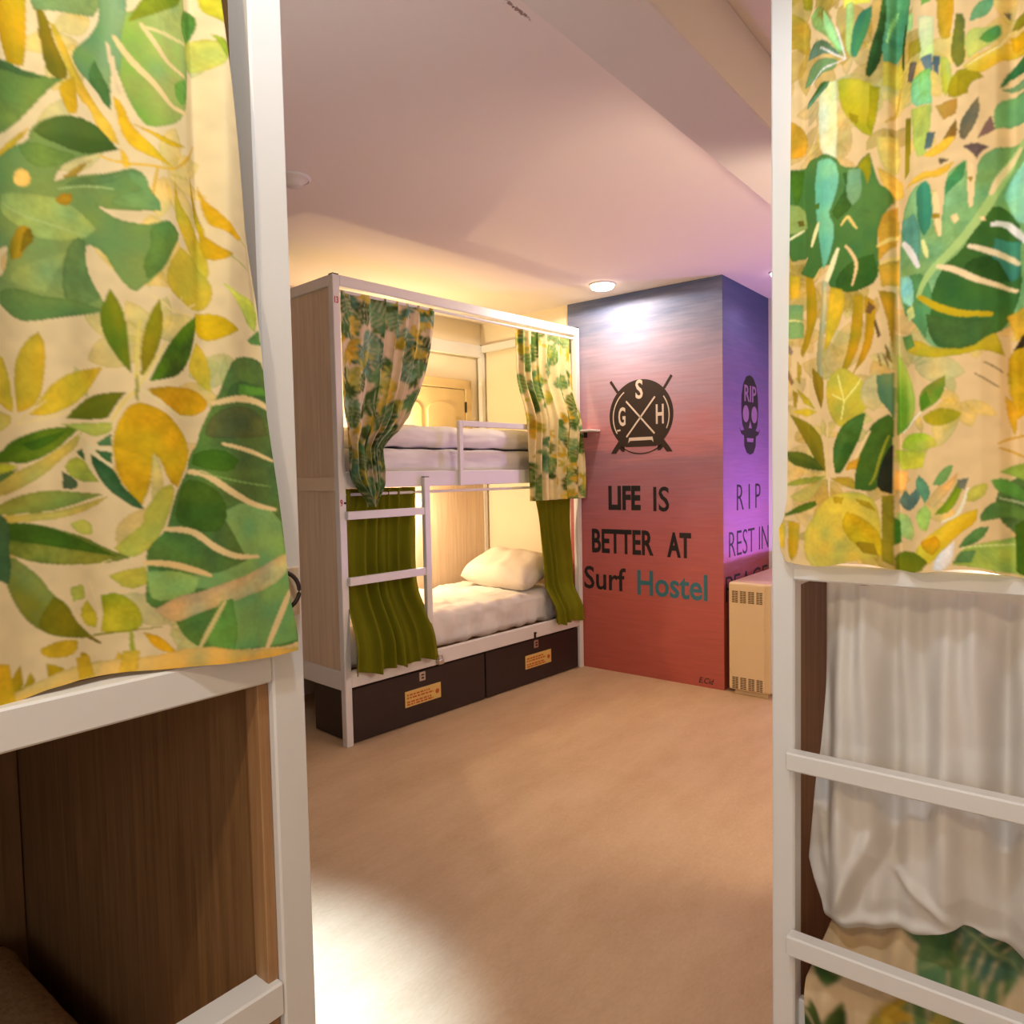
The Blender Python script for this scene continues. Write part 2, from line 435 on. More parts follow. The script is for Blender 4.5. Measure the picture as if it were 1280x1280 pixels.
# ------------------------------------------------------------------ lettering
def text_mesh(name, s, mat, parent, box, plane, bold=0.0, depth=.0015, shear=0.0):
    """box = (u0,u1,z0,z1) on the wall; plane(u,z,w) -> local point"""
    cu = bpy.data.curves.new(name, 'FONT'); cu.body = s; cu.offset = bold; cu.shear = shear; cu.extrude = .5; cu.resolution_u = 3
    t = bpy.data.objects.new(name, cu); C.objects.link(t)
    dg = bpy.context.evaluated_depsgraph_get()
    me = bpy.data.meshes.new_from_object(t.evaluated_get(dg)); me.name = name
    bpy.data.objects.remove(t); bpy.data.curves.remove(cu)
    xs = [v.co.x for v in me.vertices]; ys = [v.co.y for v in me.vertices]
    x0, x1, y0, y1 = min(xs), max(xs), min(ys), max(ys)
    for v in me.vertices:
        u = box[0]+(v.co.x-x0)/(x1-x0)*(box[1]-box[0]); z = box[2]+(v.co.y-y0)/(y1-y0)*(box[3]-box[2])
        v.co = plane(u, z, depth if v.co.z > 0 else -.0002)
    me.materials.clear(); me.materials.append(mat)
    o = bpy.data.objects.new(name, me); C.objects.link(o); o.parent = parent
    return o
PRINT_A=[
('p',0,[[221,182,20],[210,158,7]],[2847,18991,3288,19216,3266,18596,3237,18321,3218,18243,3063,18229,3005,18435,2977,18635,2835,18735]),
('p',0,[[226,187,49],[237,199,72]],[3470,18821,3534,18789,3624,18577,3699,18381,3840,18156,3981,17950,4076,17827,4148,17542,4135,17614,4027,17652,3908,17806,3849,17974,3751,18033,3674,18188,3599,18385,3526,18624]),
('p',0,[[215,176,26]],[3520,18127,3695,18288,3719,18068,3718,17865,3624,17832,3562,17963]),
('p',0,[[133,158,90]],[3308,19139,4021,19475,3979,19069,3752,18995,3542,18953,3418,18930,3336,18908]),
('p',0,[[155,130,7],[122,112,14]],[3369,18924,3426,18934,3470,18821,3509,18617,3569,18463,3636,18292,3590,18191,3490,18205,3427,18269,3397,18478,3374,18689]),
('p',0,[[177,193,107],[128,176,72]],[4087,19082,4258,19209,4471,19320,4937,19716,4985,19041,4921,18325,4841,18124,4676,17963,4413,17849,4332,17924,4255,18096,4180,18312,4132,18581,4102,18853]),
('p',0,[[139,153,26]],[4253,19084,4466,19204,4686,19374,4896,19563,4877,19792,4569,19680,4344,19296]),
('p',0,[[139,176,125],[100,147,84]],[3987,19461,4272,19572,4246,19139,4188,18930,4193,18648,4150,18398,4111,18668,4074,18374,4069,18042,4019,18056,3941,18190,3829,18291,3725,18391,3671,18506,3736,18642,3849,18760,3939,18924,3996,19075]),
('p',0,[[78,124,61]],[3924,18557,3977,18436,4069,18259,4067,18014,4003,18070,3941,18190,3862,18275,3850,18391]),
('s',72,[[237,211,148]],[4128,18881,4276,18627,4477,18398,4685,18211,4925,18207]),
('s',64,[[237,211,148]],[4378,19079,4521,18875,4661,18724,4897,18666]),
('s',54,[[226,211,142]],[4377,19059,4588,19051,4931,19083]),
('s',45,[[226,205,160]],[4058,18791,4084,18612,4117,18406,4151,18228]),
('p',0,[[117,176,72]],[4741,18522,4915,18642,4921,18345,4829,18280,4743,18355]),
('p',0,[[84,141,55],[122,176,72]],[4930,19516,5051,19580,5133,19491,5087,19295,4969,19115,4882,19205,4889,19384]),
('p',0,[[193,193,49]],[5110,19880,5467,20033,5475,19424,5350,19474,5212,19541,5147,19616]),
('p',0,[[215,211,96]],[4952,19149,5133,19251,5329,19213,5433,19181,5394,19003,5265,18875,4975,18779,4927,18963]),
('p',0,[[166,187,49]],[5232,19307,5383,19264,5433,19181,5394,19023,5336,19124]),
('p',0,[[221,182,26]],[4246,17883,4412,17819,4625,17773,4863,17771,4710,17705,4536,17713,4411,17780]),
('p',0,[[232,187,32]],[4091,18191,4172,18120,4245,17854,4366,17711,4529,17535,4673,17439,4527,17466,4316,17535,4195,17649,4135,17824]),
('p',0,[[237,193,55]],[4133,17586,4189,17504,4225,17369,4157,17333]),
('p',0,[[122,153,72],[106,141,61]],[2808,18171,2956,18209,3071,18250,3224,18211,3343,18207,3464,18186,3590,18210,3503,18130,3372,17953,3242,17753,3075,17517,2916,17365,2764,17262]),
('p',0,[[78,112,55]],[2956,18209,3109,18240,3263,18201,3406,18171,3260,18138,3090,18154,2951,18096]),
('p',0,[[215,176,37]],[2827,17045,2948,17239,3110,17442,3250,17588,3197,17473,3048,17273,2918,17091]),
('p',0,[[171,147,49]],[3538,17091,3673,17242,3874,17393,3777,17291,3730,17194,3579,17058]),
('p',0,[[142,170,96],[111,147,78]],[2752,17021,2904,17113,2985,17225,3130,17361,3227,17421,3258,17582,3360,17690,3529,17788,3700,17831,3892,17820,4005,17712,4124,17554,3979,17497,3790,17398,3677,17336,3545,17230,3472,17116,3451,17019,3555,17078,3798,17195,4053,17270,4208,17345,4308,17320,4371,17207,4384,17093,4482,16985,4495,16860,4374,16847,4161,16825,4035,16827,3892,16852,4032,16750,4156,16698,4325,16672,4411,16697,4569,16774,4646,16728,4730,16613,4635,16447,4521,16201,4412,16056,4215,15853,4166,15885,4085,15990,4007,16170,3945,16303,3846,16360,3761,16361,3732,16289,3748,16076,3826,15901,3905,15751,3942,15632,3897,15577,3636,15502,3377,15433,3170,15374,3012,15367,2900,15437,2827,15495,2682,15539,2690,15712,2864,15806,2940,15970,2950,16173,2856,16108,2706,16057]),
('p',0,[[89,118,49],[62,95,32]],[3280,17546,3359,17672,3528,17779,3700,17831,3892,17820,4005,17712,4124,17554,3979,17497,3791,17426,3638,17416,3488,17457,3390,17477]),
('p',0,[[111,147,67]],[3128,17335,3267,17435,3468,17387,3679,17373,3545,17230,3375,17149,3215,17170]),
('p',0,[[160,187,102]],[2926,16775,3361,16857,3693,16747,3872,16573,3720,16399,3336,16309,3025,16454,2876,16528]),
('p',0,[[160,187,107]],[2984,15918,3244,16089,3540,16219,3400,15913,3308,15713,3069,15759,2931,15776]),
('p',0,[[106,141,78]],[3533,16245,3636,16426,3746,16405,3748,16076,3826,15901,3888,15748,3729,15648,3512,15612,3465,15881]),
('p',0,[[117,153,78],[100,141,72]],[2835,15670,3068,15732,3306,15668,3644,15681,3916,15618,3636,15502,3377,15433,3170,15374,3012,15367,2900,15437,2827,15495]),
('p',0,[[95,135,61]],[4367,16660,4569,16764,4646,16718,4721,16611,4617,16424,4476,16145,4324,16005,4281,16214,4375,16425]),
('p',0,[[111,153,90]],[4139,17310,4308,17310,4371,17207,4383,17083,4482,16975,4486,16868,4357,16853,4163,16854,4037,16885,4041,16981,4299,17095]),
('p',0,[[106,141,78]],[3667,17111,4053,17260,4207,17335,4134,17194,3791,17053,3533,16980]),
('p',0,[[204,170,32],[144,130,14]],[3086,16444,3197,16445,3238,16303,3128,16171,3084,16072,2989,16033,2963,16133,2999,16246]),
('p',0,[[133,118,7]],[3147,16406,3204,16438,3238,16303,3154,16212,3087,16126,3109,16273]),
('p',0,[[243,205,107]],[3092,17069,3180,17105,3240,17036,3219,16923,3122,16876,3047,16924]),
('p',0,[[177,141,26]],[3441,16789,3513,16901,3615,16912,3619,16821,3539,16743]),
('s',25,[[182,205,125]],[2918,16626,3186,16558,3510,16488,3765,16456]),
('s',18,[[182,211,131]],[3489,16939,3791,17053,4088,17087]),
('s',27,[[237,193,49]],[3935,17448,4143,17406,4438,17397,4700,17445,4963,17735]),
('s',28,[[221,176,49]],[4700,17445,4885,17616,5013,17849]),
('s',37,[[226,187,84]],[4472,17375,4440,17222,4417,17070]),
('p',0,[[221,182,32],[215,193,55]],[4685,17293,4728,17033,4858,16907,4945,16772,5077,16540,5114,16237,5082,16160,4970,16215,4867,16423,4758,16638,4660,16870]),
('p',0,[[204,170,20]],[4898,17489,4945,17278,5018,16989,5104,16730,5043,16657,4976,16879,4930,17123]),
('p',0,[[221,176,20]],[5034,17399,5083,17206,5195,17057,5342,16902,5520,16732,5452,16696,5285,16786,5137,16839,5076,17001]),
('p',0,[[204,164,14]],[5029,16787,5103,16699,5226,16567,5379,16513,5292,16434,5120,16383,5037,16482]),
('s',21,[[193,193,107]],[5325,16482,5485,16429,5657,16336]),
('s',22,[[210,199,119]],[5498,16727,5634,16631,5724,16479]),
('p',0,[[215,193,61],[199,182,55]],[4725,16482,4885,16406,5017,16222,5110,16133,5132,15930,5067,15766,4904,15695,4726,15796,4613,15863,4513,16001,4547,16204]),
('s',28,[[243,222,154]],[4359,15812,4486,15728,4605,15651,4856,15648]),
('s',19,[[243,222,154]],[4552,15876,4605,15651,4728,15857]),
('s',19,[[243,222,154]],[4605,15651,4823,15747,4917,15799]),
('p',0,[[199,176,14]],[4903,15674,5123,15710,5292,15637,5449,15531,5284,15426,5080,15331,4938,15369,4887,15488]),
('p',0,[[182,211,72],[215,228,102]],[5219,16129,5414,16024,5642,15978,5737,15919,5765,15706,5709,15545,5591,15625,5515,15775,5378,15945]),
('p',0,[[111,158,78]],[5582,15409,5772,15576,5800,15361,5653,15364]),
('p',0,[[128,141,20],[95,130,20]],[3987,15879,4058,15744,4110,15556,4139,15217,4134,14902,4149,14844,4045,15013,3950,15198,3889,15384,3871,15574,3929,15726]),
('p',0,[[144,141,14]],[4436,15782,4461,15546,4445,15344,4374,15089,4261,14832,4226,14830,4227,15077,4265,15377,4352,15633]),
('p',0,[[215,193,55]],[4898,15304,5007,15190,5057,14986,5055,14672,4961,14719,4827,14867,4767,14965]),
('p',0,[[67,95,26],[95,141,14]],[4911,15644,4905,15490,4838,15176,4739,14963,4600,14832,4423,14782,4292,14754,4388,14990,4528,15252,4714,15471]),
('p',0,[[122,127,14],[100,112,14]],[3433,14271,3542,14399,3723,14553,3899,14613,4088,14614,4024,14522,3949,14372,3911,14292,3667,14273]),
('p',0,[[210,164,14]],[4271,14663,4464,14704,4775,14709,4930,14645,5020,14514,4949,14407,4807,14340,4626,14345,4496,14412,4370,14538]),
('p',0,[[212,173,14],[226,187,26]],[4090,14447,4196,14501,4323,14456,4493,14341,4663,14141,4746,13936,4711,13729,4642,13575,4574,13422,4462,13527,4384,13782,4317,13853,4291,13632,4266,13430,4187,13212,4105,13335,4025,13487,3963,13685,3939,13931,3975,14177]),
('p',0,[[226,211,125]],[4309,13873,4367,13793,4418,13528,4373,13275,4315,13125,4272,13380]),
('s',37,[[232,216,113]],[4186,14679,4203,15124,4236,15522]),
('s',37,[[232,216,131]],[4194,14679,4344,14987,4485,15248]),
('s',37,[[237,222,166]],[4202,14660,4370,14538,4539,14393,4758,14266]),
('s',46,[[237,216,131]],[4184,14649,4067,14505,3954,14274]),
('s',28,[[155,153,72]],[4191,14827,4184,14629,4187,14510]),
('p',0,[[219,182,32],[208,182,49]],[2955,14319,2942,14541,2947,14808,3002,14992,3105,15166,3221,15264,3280,15117,3271,14933,3234,14655,3184,14469,3066,14352]),
('p',0,[[208,182,43]],[3080,14299,3184,14469,3326,14682,3518,14820,3738,14889,3886,14922,3793,14750,3699,14599,3544,14446,3368,14342,3200,14287]),
('p',0,[[210,185,49]],[2653,14951,2800,14925,2836,14885,2881,14713,2907,14450,2908,14317,2832,14339,2775,14397,2628,14431]),
('p',0,[[215,199,96]],[2697,14331,2883,14271,2871,14181,2760,14089,2685,14086]),
('s',25,[[237,216,148]],[2933,14184,2916,14495,2896,14715]),
('s',25,[[237,216,148]],[2933,14184,3081,14326,3250,14473]),
('s',33,[[241,220,154]],[2933,14184,3240,14271,3496,14349]),
('p',0,[[84,124,14],[111,141,26]],[2599,13823,2750,13868,2846,13976,2989,14052,3193,14140,3403,14176,3619,14185,3483,14066,3349,13923,3178,13810,3038,13754,2974,13736,2858,13754,2744,13754,2595,13736]),
('p',0,[[67,112,14]],[2985,13961,3230,14059,3443,14131,3310,13996,3100,13873]),
('p',0,[[204,211,55]],[2669,13736,2934,13718,2830,13647,2663,13622]),
('p',0,[[208,193,90],[199,193,96]],[3626,14137,3537,13926,3404,13830,3227,13644,3042,13509,2803,13398,2651,13368,2660,13561,3011,13691,3236,13828]),
('p',0,[[95,130,61]],[2662,13605,2815,13647,2933,13691,2812,13585,2658,13508]),
('p',0,[[182,193,84]],[3387,14203,3665,14234,3952,14245,3947,14127,3763,14065,3643,14119]),
('p',0,[[51,101,55],[78,124,78]],[3701,13861,3778,13813,3929,13686,3985,13587,4023,13457,4131,13314,4212,13170,4125,13184,3974,13320,3850,13461,3769,13619,3714,13755]),
('p',0,[[67,112,67]],[3535,13878,3616,13927,3636,13774]),
('p',0,[[84,130,78]],[3786,13997,3938,14108,3940,13961,3810,13959]),
('p',0,[[62,112,61]],[3756,13910,3937,13882,3931,13735,3839,13813]),
('p',0,[[171,187,72]],[3399,13736,3515,13831,3627,13784,3709,13639,3791,13521,3589,13516,3420,13623]),
('p',0,[[78,101,67]],[3370,13652,3528,13546,3543,13488,3497,13432,3369,13445]),
('s',28,[[226,216,160]],[3670,13957,3613,14042,3571,14097]),
('s',28,[[232,222,177]],[3679,13947,3809,13930,3938,13912]),
('s',28,[[232,222,177]],[3670,13947,3804,13813,3930,13705]),
('s',28,[[232,222,177]],[3670,13947,3680,13784,3725,13620]),
('p',0,[[210,208,84],[199,199,72]],[3904,12699,4041,12838,4204,12979,4202,13130,4371,13428,4504,13475,4545,13371,4443,13016,4299,12719,4118,12561,3988,12593]),
('p',0,[[160,170,72],[133,164,72]],[2570,13214,2840,13361,3201,13440,3539,13402,3845,13364,3712,13329,3445,13244,3189,13182,2869,13171,2568,13171]),
('p',0,[[215,199,96]],[2716,13162,3189,13172,3532,13240,3888,13343,3707,13203,3353,13098,3022,13081,2712,13074]),
('p',0,[[193,205,96]],[3418,13028,3569,13085,3680,13010,3675,12885,3516,12897]),
('p',0,[[84,118,32],[150,158,61]],[2564,13083,2865,13082,3101,13048,3388,12935,3602,12851,3817,12707,4065,12566,3897,12521,3587,12524,3161,12571,2923,12652,2772,12739,2549,12778]),
('p',0,[[67,106,20]],[2712,13074,3021,13054,3387,12916,3686,12747,3944,12587,3594,12678,3171,12793,2855,12875,2705,12923]),
('p',0,[[144,162,78],[133,132,16]],[2809,12708,2921,12606,3089,12431,3186,12231,3348,12084,3425,11880,3550,11713,3618,11632,3415,11661,3163,11737,3005,11860,2892,11999,2785,12216,2720,12449,2545,12691]),
('p',0,[[133,130,12]],[3068,11988,3210,12200,3347,12065,3425,11871,3550,11713,3618,11632,3415,11661,3163,11737,3029,11846]),
('p',0,[[73,112,67]],[2570,13214,2761,13160,2798,12979,2773,12757,2795,12575,2756,12400,2537,12516]),
('s',37,[[122,106,26]],[3547,11655,3634,11599,3695,11548]),
('p',0,[[212,201,72]],[3828,12360,4024,12419,4200,12442,4226,12216,4013,12159]),
('p',0,[[171,176,26],[193,193,49]],[3730,12125,3925,12149,4111,11975,4171,11712,4036,11630,3903,11631,3710,11684,3756,11924]),
('p',0,[[199,193,49]],[3473,11969,3568,12099,3692,11884,3659,11742,3536,11794]),
('p',0,[[182,193,84]],[3383,12270,3532,12298,3551,12121,3409,12104]),
('s',19,[[237,222,154]],[3606,12347,3746,12507,3872,12553]),
('s',28,[[241,222,166]],[3606,12347,3659,12135,3719,11880]),
('s',19,[[237,216,154]],[3606,12347,3796,12215,4012,12119]),
('s',19,[[144,141,37]],[3547,11655,3904,11651,4346,11656]),
('p',0,[[221,182,32]],[3033,11603,3244,11675,3440,11637,3425,11495,3276,11449,3069,11503]),
('p',0,[[182,153,14]],[2696,11147,2745,11363,2827,11462,2858,11290,2808,11064,2707,11054]),
('p',0,[[182,153,20]],[2838,11185,2926,11367,2969,11264,2929,11107]),
('p',0,[[210,176,20],[188,153,7]],[3090,11423,3230,11373,3351,11222,3303,11118,3111,11164]),
('p',0,[[188,153,7]],[3422,11253,3468,11486,3555,11439,3592,11264,3508,11185]),
('p',0,[[226,187,49]],[3795,11170,3894,11402,3960,11289,3928,11163]),
('p',0,[[221,176,26]],[4150,11613,4341,11533,4511,11298,4377,11319,4248,11413]),
('s',47,[[166,176,49]],[4036,11630,4036,11427,4063,11219]),
('p',0,[[89,118,61],[95,141,61]],[5346,15136,5526,15187,5694,15184,5814,15110,5857,14616,5899,14116,5964,13498,6018,12927,6118,12459,6192,11634,6214,11160,5983,11111,5624,11161,5279,11204,4899,11279,4696,11375,4566,11552,4484,11772,4267,11904,4183,12017,4224,12369,4208,12624,4282,12740,4439,12914,4471,13066,4543,13320,4640,13523,4707,13625,4742,13832,4858,13988,4892,14145,5016,14409,5100,14570,5153,14678,5232,14894]),
('p',0,[[144,187,107],[122,176,96]],[5093,13088,5469,13234,5958,13044,6039,12466,6138,11642,6173,11167,5750,11158,5279,11204,4899,11279,4841,11512,5309,11990,4816,12101,4277,12159,4242,12397,4916,12249,5436,12414]),
('p',0,[[73,112,32]],[4667,13523,4869,13518,5103,13354,5193,13083,5083,12822,4890,12834,4707,12898,4522,13012,4587,13319]),
('p',0,[[73,112,55]],[5335,14848,5778,14831,5844,14615,5413,14629,5200,14575]),
('p',0,[[100,158,55]],[5420,14801,5801,14789,5834,14681,5414,14651]),
('p',0,[[89,101,55]],[5074,14411,5409,14533,5762,14444,5848,14115,5390,14070,5003,14063,4939,14146]),
('p',0,[[67,112,26]],[4817,13884,5125,13938,5379,13778,5266,13618,4987,13642,4766,13728]),
('p',0,[[166,205,107]],[4215,12370,4507,12373,4821,12238,4720,12006,4358,11975,4220,12063]),
('p',0,[[226,193,137],[210,205,137]],[4266,11883,4539,12026,4814,12048,5107,12144,5545,12237,5932,12420,6092,12461,6081,12208,5785,11982,5305,11902,4804,11784,4480,11669]),
('p',0,[[106,164,72]],[5019,11896,5200,11916,5267,11448,5195,11219,4899,11279,4869,11508]),
('s',91,[[243,216,154]],[5078,14527,5412,14608,5705,14584,5889,14473]),
('s',62,[[243,216,154]],[5167,13991,5497,13920,5675,13867,5885,13769]),
('s',88,[[243,216,154]],[4734,13625,4946,13580,5255,13349,5585,13174,5895,13081]),
('s',86,[[243,216,154]],[4421,12905,4751,12843,5026,12612,5275,12484,5615,12440]),
('s',85,[[243,211,142]],[4202,12493,4465,12449,4732,12352,4935,12258]),
('s',99,[[243,216,154]],[6068,11886,5895,11543,5685,11125]),
('s',62,[[226,211,137]],[5097,11886,4909,11556,4767,11289]),
('s',20,[[144,182,96]],[4873,13623,5262,13510,5844,13410]),
('p',0,[[243,211,125],[232,187,84]],[2394,11048,3100,11271,3444,11345,4154,11284,4788,11350,5278,11193,6348,11038,6327,10541,3422,10865,2390,10961]),
('p',0,[[221,176,26]],[2419,11570,2713,11506,2768,11038,2392,11005]),
('p',0,[[226,182,37]],[3404,11431,3555,11439,3614,11160,3435,11153]),
('p',0,[[232,193,61]],[3937,11394,4114,11394,4076,11114,3882,11132]),
]
PRINT_SHEEN_B=[  # leaf shapes, with some fold highlights painted in among them
('p',0,[[218,167,43]],[-4471,19775,-4052,19575,-3889,19211,-3984,19005,-4190,18994,-4471,19143]),
('p',0,[[195,167,57]],[-4468,21650,-4162,21487,-3851,21202,-3891,20678,-4190,20924,-4469,20751]),
('p',0,[[154,148,30]],[-4053,21956,-3812,21854,-3838,21411,-3999,21529]),
('p',0,[[243,243,161],[243,243,200]],[-3678,20038,-3392,19994,-3365,19295,-3388,18702,-3649,18842,-3703,19399]),  # pale highlight of a fold, painted into the cloth colour
('p',0,[[207,198,57],[189,179,30]],[-3367,19985,-3202,19969,-2772,19757,-2793,19249,-2865,18947,-3012,19030,-3200,19311,-3327,19549]),
('p',0,[[166,160,17]],[-2893,19772,-2748,19723,-2793,19223,-2865,18986,-2939,19165,-2891,19410]),
('p',0,[[154,141,9]],[-3188,19399,-3038,19300,-3062,19176,-3162,19260]),
('p',0,[[222,202,76]],[-2714,20121,-2421,20066,-2441,19670,-2724,19741]),
('p',0,[[243,242,96]],[-3334,21652,-2841,21443,-2900,21085,-3269,21104]),
('p',0,[[142,129,30],[160,219,128]],[-3304,20333,-3523,20742,-3653,20885,-3811,21079,-3865,21314,-3719,21376,-3589,21258,-3459,20982,-3369,20685,-3267,20424]),
('p',0,[[172,229,148]],[-3602,21236,-3472,21000,-3369,20685,-3267,20398,-3394,20549,-3523,20782,-3601,20971]),
('p',0,[[84,110,57],[107,148,128]],[-3330,20394,-3458,20586,-3588,20740,-3784,20827,-3877,20741,-3918,20607,-3652,20524,-3419,20440]),
('p',0,[[113,154,102]],[-3393,20365,-3652,20457,-3850,20488,-3944,20291,-3985,20169,-3783,20168,-3586,20194,-3457,20189,-3368,20250]),
('p',0,[[67,110,43],[107,160,122]],[-3495,20029,-3651,20056,-3757,19983,-3917,19901,-3930,19783,-3717,19849,-3547,19913]),
('p',0,[[177,214,128]],[-3242,20441,-3243,20833,-3232,21154,-3120,21148,-3118,20655,-3166,20283]),
('p',0,[[72,154,102],[55,129,102]],[-3166,20283,-3143,20665,-3045,20951,-2863,21045,-2874,20819,-2958,20530,-3079,20252]),
('p',0,[[37,73,24],[61,110,50]],[-2955,19949,-2919,20194,-2872,20434,-2777,20718,-2732,21080,-2639,21357,-2634,20599,-2704,20308,-2762,20074,-2894,19902]),
('p',0,[[78,154,109],[102,179,135]],[-2686,21377,-2315,21220,-2378,20500,-2514,20112,-2703,20116,-2728,20381,-2659,20735]),
('s',36,[[166,235,148]],[-2543,20916,-2611,20653,-2657,20418]),
('s',48,[[55,79,17]],[-2402,20634,-2445,20275,-2443,19961]),
('s',26,[[243,243,239]],[-3241,20284,-3458,20467,-3652,20644]),
('s',26,[[243,243,239]],[-3241,20284,-3457,20281,-3652,20243,-3850,20150]),
('s',26,[[243,243,239]],[-3241,20284,-3318,20600,-3395,20865]),
('p',0,[[212,198,109]],[-2792,18926,-2530,18937,-2456,18444,-2620,18270,-2766,18595]),
('s',37,[[201,167,57]],[-2488,19661,-2556,19302,-2673,19147]),
('p',0,[[230,192,83]],[-2789,18445,-2455,18226,-2406,17920,-2547,17917,-2703,18124]),
('p',0,[[90,139,70],[67,116,50]],[-4330,18837,-3984,18771,-3849,18898,-3689,18853,-3583,18864,-3389,18729,-3286,18541,-3072,18483,-3010,18597,-2888,18694,-2825,18416,-2739,18133,-2643,18109,-2547,17917,-2665,17686,-2736,17547,-2783,17295,-2720,16889,-2779,16571,-2938,16507,-3126,16431,-3447,16554,-3539,16706,-3448,16963,-3645,17000,-3806,16823,-4051,16980,-3914,17233,-4190,17203,-4275,17474,-4331,18051]),
('p',0,[[137,217,174],[113,198,155]],[-3715,18793,-3414,18736,-3323,18351,-3451,17953,-3516,17833,-3385,17560,-3514,17043,-3605,16924,-3713,17632,-3781,18333]),  # teal sheen on the fold, light put into the leaf colour
('p',0,[[72,116,24]],[-4218,18793,-3984,18757,-4011,18392,-4121,18141,-4190,18437]),
('p',0,[[142,167,89]],[-4302,18241,-3983,18136,-3915,17746,-4190,17667,-4331,17769]),
('p',0,[[61,104,37]],[-3285,18447,-3221,18191,-3386,17964,-3463,17821,-3360,17689,-3106,17870,-3133,18168,-3184,18420]),
('p',0,[[131,179,128]],[-3197,18477,-3009,18453,-2983,17999,-3132,17876,-3233,18061]),
('p',0,[[160,154,17]],[-3059,18493,-2888,18694,-2850,18423,-2910,18177,-2984,18420]),
('p',0,[[55,98,30]],[-3383,16747,-3128,16968,-2818,17040,-2756,16765,-2816,16538,-3126,16431,-3382,16529]),
('s',82,[[243,242,174]],[-3833,17410,-3753,17613,-3700,17739]),
('s',94,[[243,242,187]],[-3565,16642,-3461,16924,-3358,17203]),
('s',52,[[242,210,148]],[-3230,17230,-3128,17076,-3065,16876,-3126,16566]),
('s',42,[[243,242,187]],[-4260,17584,-4107,17663,-3997,17723]),
('s',52,[[242,217,122]],[-3295,17593,-3207,17707,-3156,17642,-3067,17489]),
('p',0,[[107,98,24]],[-4093,17911,-3997,17903,-3983,17803,-4079,17811]),
('p',0,[[84,123,30]],[-3780,18087,-3674,18088,-3674,17979,-3780,18004]),
('p',0,[[212,160,50]],[-2760,17618,-2523,17820,-2495,17234,-2661,17034,-2757,16896]),
('s',63,[[243,217,122]],[-2758,17159,-2614,17259,-2472,17332]),
('s',51,[[243,217,122]],[-2732,16865,-2588,16942,-2470,16996]),
('p',0,[[218,173,57]],[-2756,16830,-2493,16949,-2491,16520,-2706,16493]),
('p',0,[[195,160,17],[166,141,17]],[-3969,16923,-3779,16818,-3710,16183,-3845,15854,-4009,15494,-4051,15598,-3968,15870,-3941,16288]),
('p',0,[[212,183,43]],[-3473,16599,-3228,16503,-3277,16050,-3445,15731,-3576,15513,-3550,15952]),
('p',0,[[198,160,24],[177,148,17]],[-3100,16400,-2963,16377,-2961,16003,-2997,15606,-3184,15154,-3377,14995,-3223,15362,-3148,15760]),
('p',0,[[207,164,20],[177,141,17]],[-2938,16373,-2777,16241,-2787,15845,-2871,15389,-3120,15079,-2996,15404,-2922,15730]),
('p',0,[[189,148,30]],[-2754,16435,-2537,16398,-2543,15351,-2630,15954]),
('p',0,[[212,179,43]],[-4261,16976,-4051,16938,-4079,16563,-4191,16539]),
('p',0,[[210,208,158],[166,160,109]],[-3631,16723,-3526,16704,-3551,16090,-3642,15549,-3615,15129,-3654,14545,-3708,14998,-3750,15492,-3657,16106]),
('p',0,[[125,167,102]],[-4289,16456,-4010,16425,-3996,15832,-4261,15852]),
('s',28,[[236,229,148]],[-4275,16168,-4135,16162,-4010,16130]),
('p',0,[[119,91,57]],[-2888,16285,-2789,16163,-2862,16055,-2924,16091]),
('p',0,[[102,79,43]],[-2788,15978,-2713,15702,-2750,15641,-2812,15915]),
('p',0,[[131,110,43]],[-2652,15562,-2591,15422,-2554,15220,-2639,15322]),
('s',26,[[131,104,57]],[-2748,15388,-2723,15279,-2711,15198]),
('s',25,[[131,104,57]],[-2675,15379,-2626,15241,-2601,15159]),
('p',0,[[142,116,96]],[-4247,15765,-4163,15612,-4191,15544,-4261,15624]),
('p',0,[[177,154,43]],[-4093,15433,-4023,15340,-4051,15030,-4107,15106]),
('p',0,[[142,110,70]],[-4247,15307,-4149,15068,-4191,15014,-4261,15165]),
('p',0,[[177,141,24],[131,110,9]],[-3831,15291,-3695,15165,-3601,15058,-3601,14779,-3654,14545,-3749,14791,-3830,15037]),
('p',0,[[189,167,37]],[-4121,14965,-3912,14762,-3775,14554,-3981,14668]),
('p',0,[[218,185,43]],[-4191,14540,-3940,14594,-3721,14508,-3939,14437]),
('p',0,[[166,141,30]],[-4163,14926,-4079,14861,-4106,14606,-4163,14639]),
('p',0,[[210,194,70],[201,192,57]],[-3575,14958,-3404,15176,-3249,15229,-2931,14925,-2806,14645,-2991,14389,-3310,14203,-3507,14423]),
('p',0,[[201,185,122]],[-2993,14931,-2747,15108,-2622,14631,-2805,14444,-2992,14592]),
('s',27,[[243,242,135]],[-3247,14653,-3325,14962,-3352,15102]),
('s',27,[[243,242,135]],[-3247,14653,-3069,14870,-2994,14999]),
('s',27,[[243,242,135]],[-3247,14653,-3455,14780]),
('s',27,[[243,242,135]],[-3247,14653,-3297,14340]),
('p',0,[[113,148,102],[84,123,83]],[-2771,15044,-2529,15072,-2524,14292,-2622,14498,-2744,14640]),
('p',0,[[154,141,24],[125,116,17]],[-4219,14499,-3912,14336,-3748,14185,-3639,14039,-3599,13727,-3571,13445,-3747,13619,-3911,13880,-4050,14173]),
('p',0,[[107,116,28],[67,91,24]],[-4276,13822,-4050,13828,-3801,13706,-3585,13474,-3842,13479,-4219,13602]),
('p',0,[[154,167,63]],[-4277,13239,-4050,13353,-3558,13375,-3774,13264,-4220,13195]),
('p',0,[[195,185,96]],[-4220,13020,-3980,13165,-3638,13305,-3746,13079,-4050,12876]),
('p',0,[[78,110,24]],[-4306,12683,-4008,12905,-3773,12950,-3746,12879,-3938,12776,-4277,12654]),
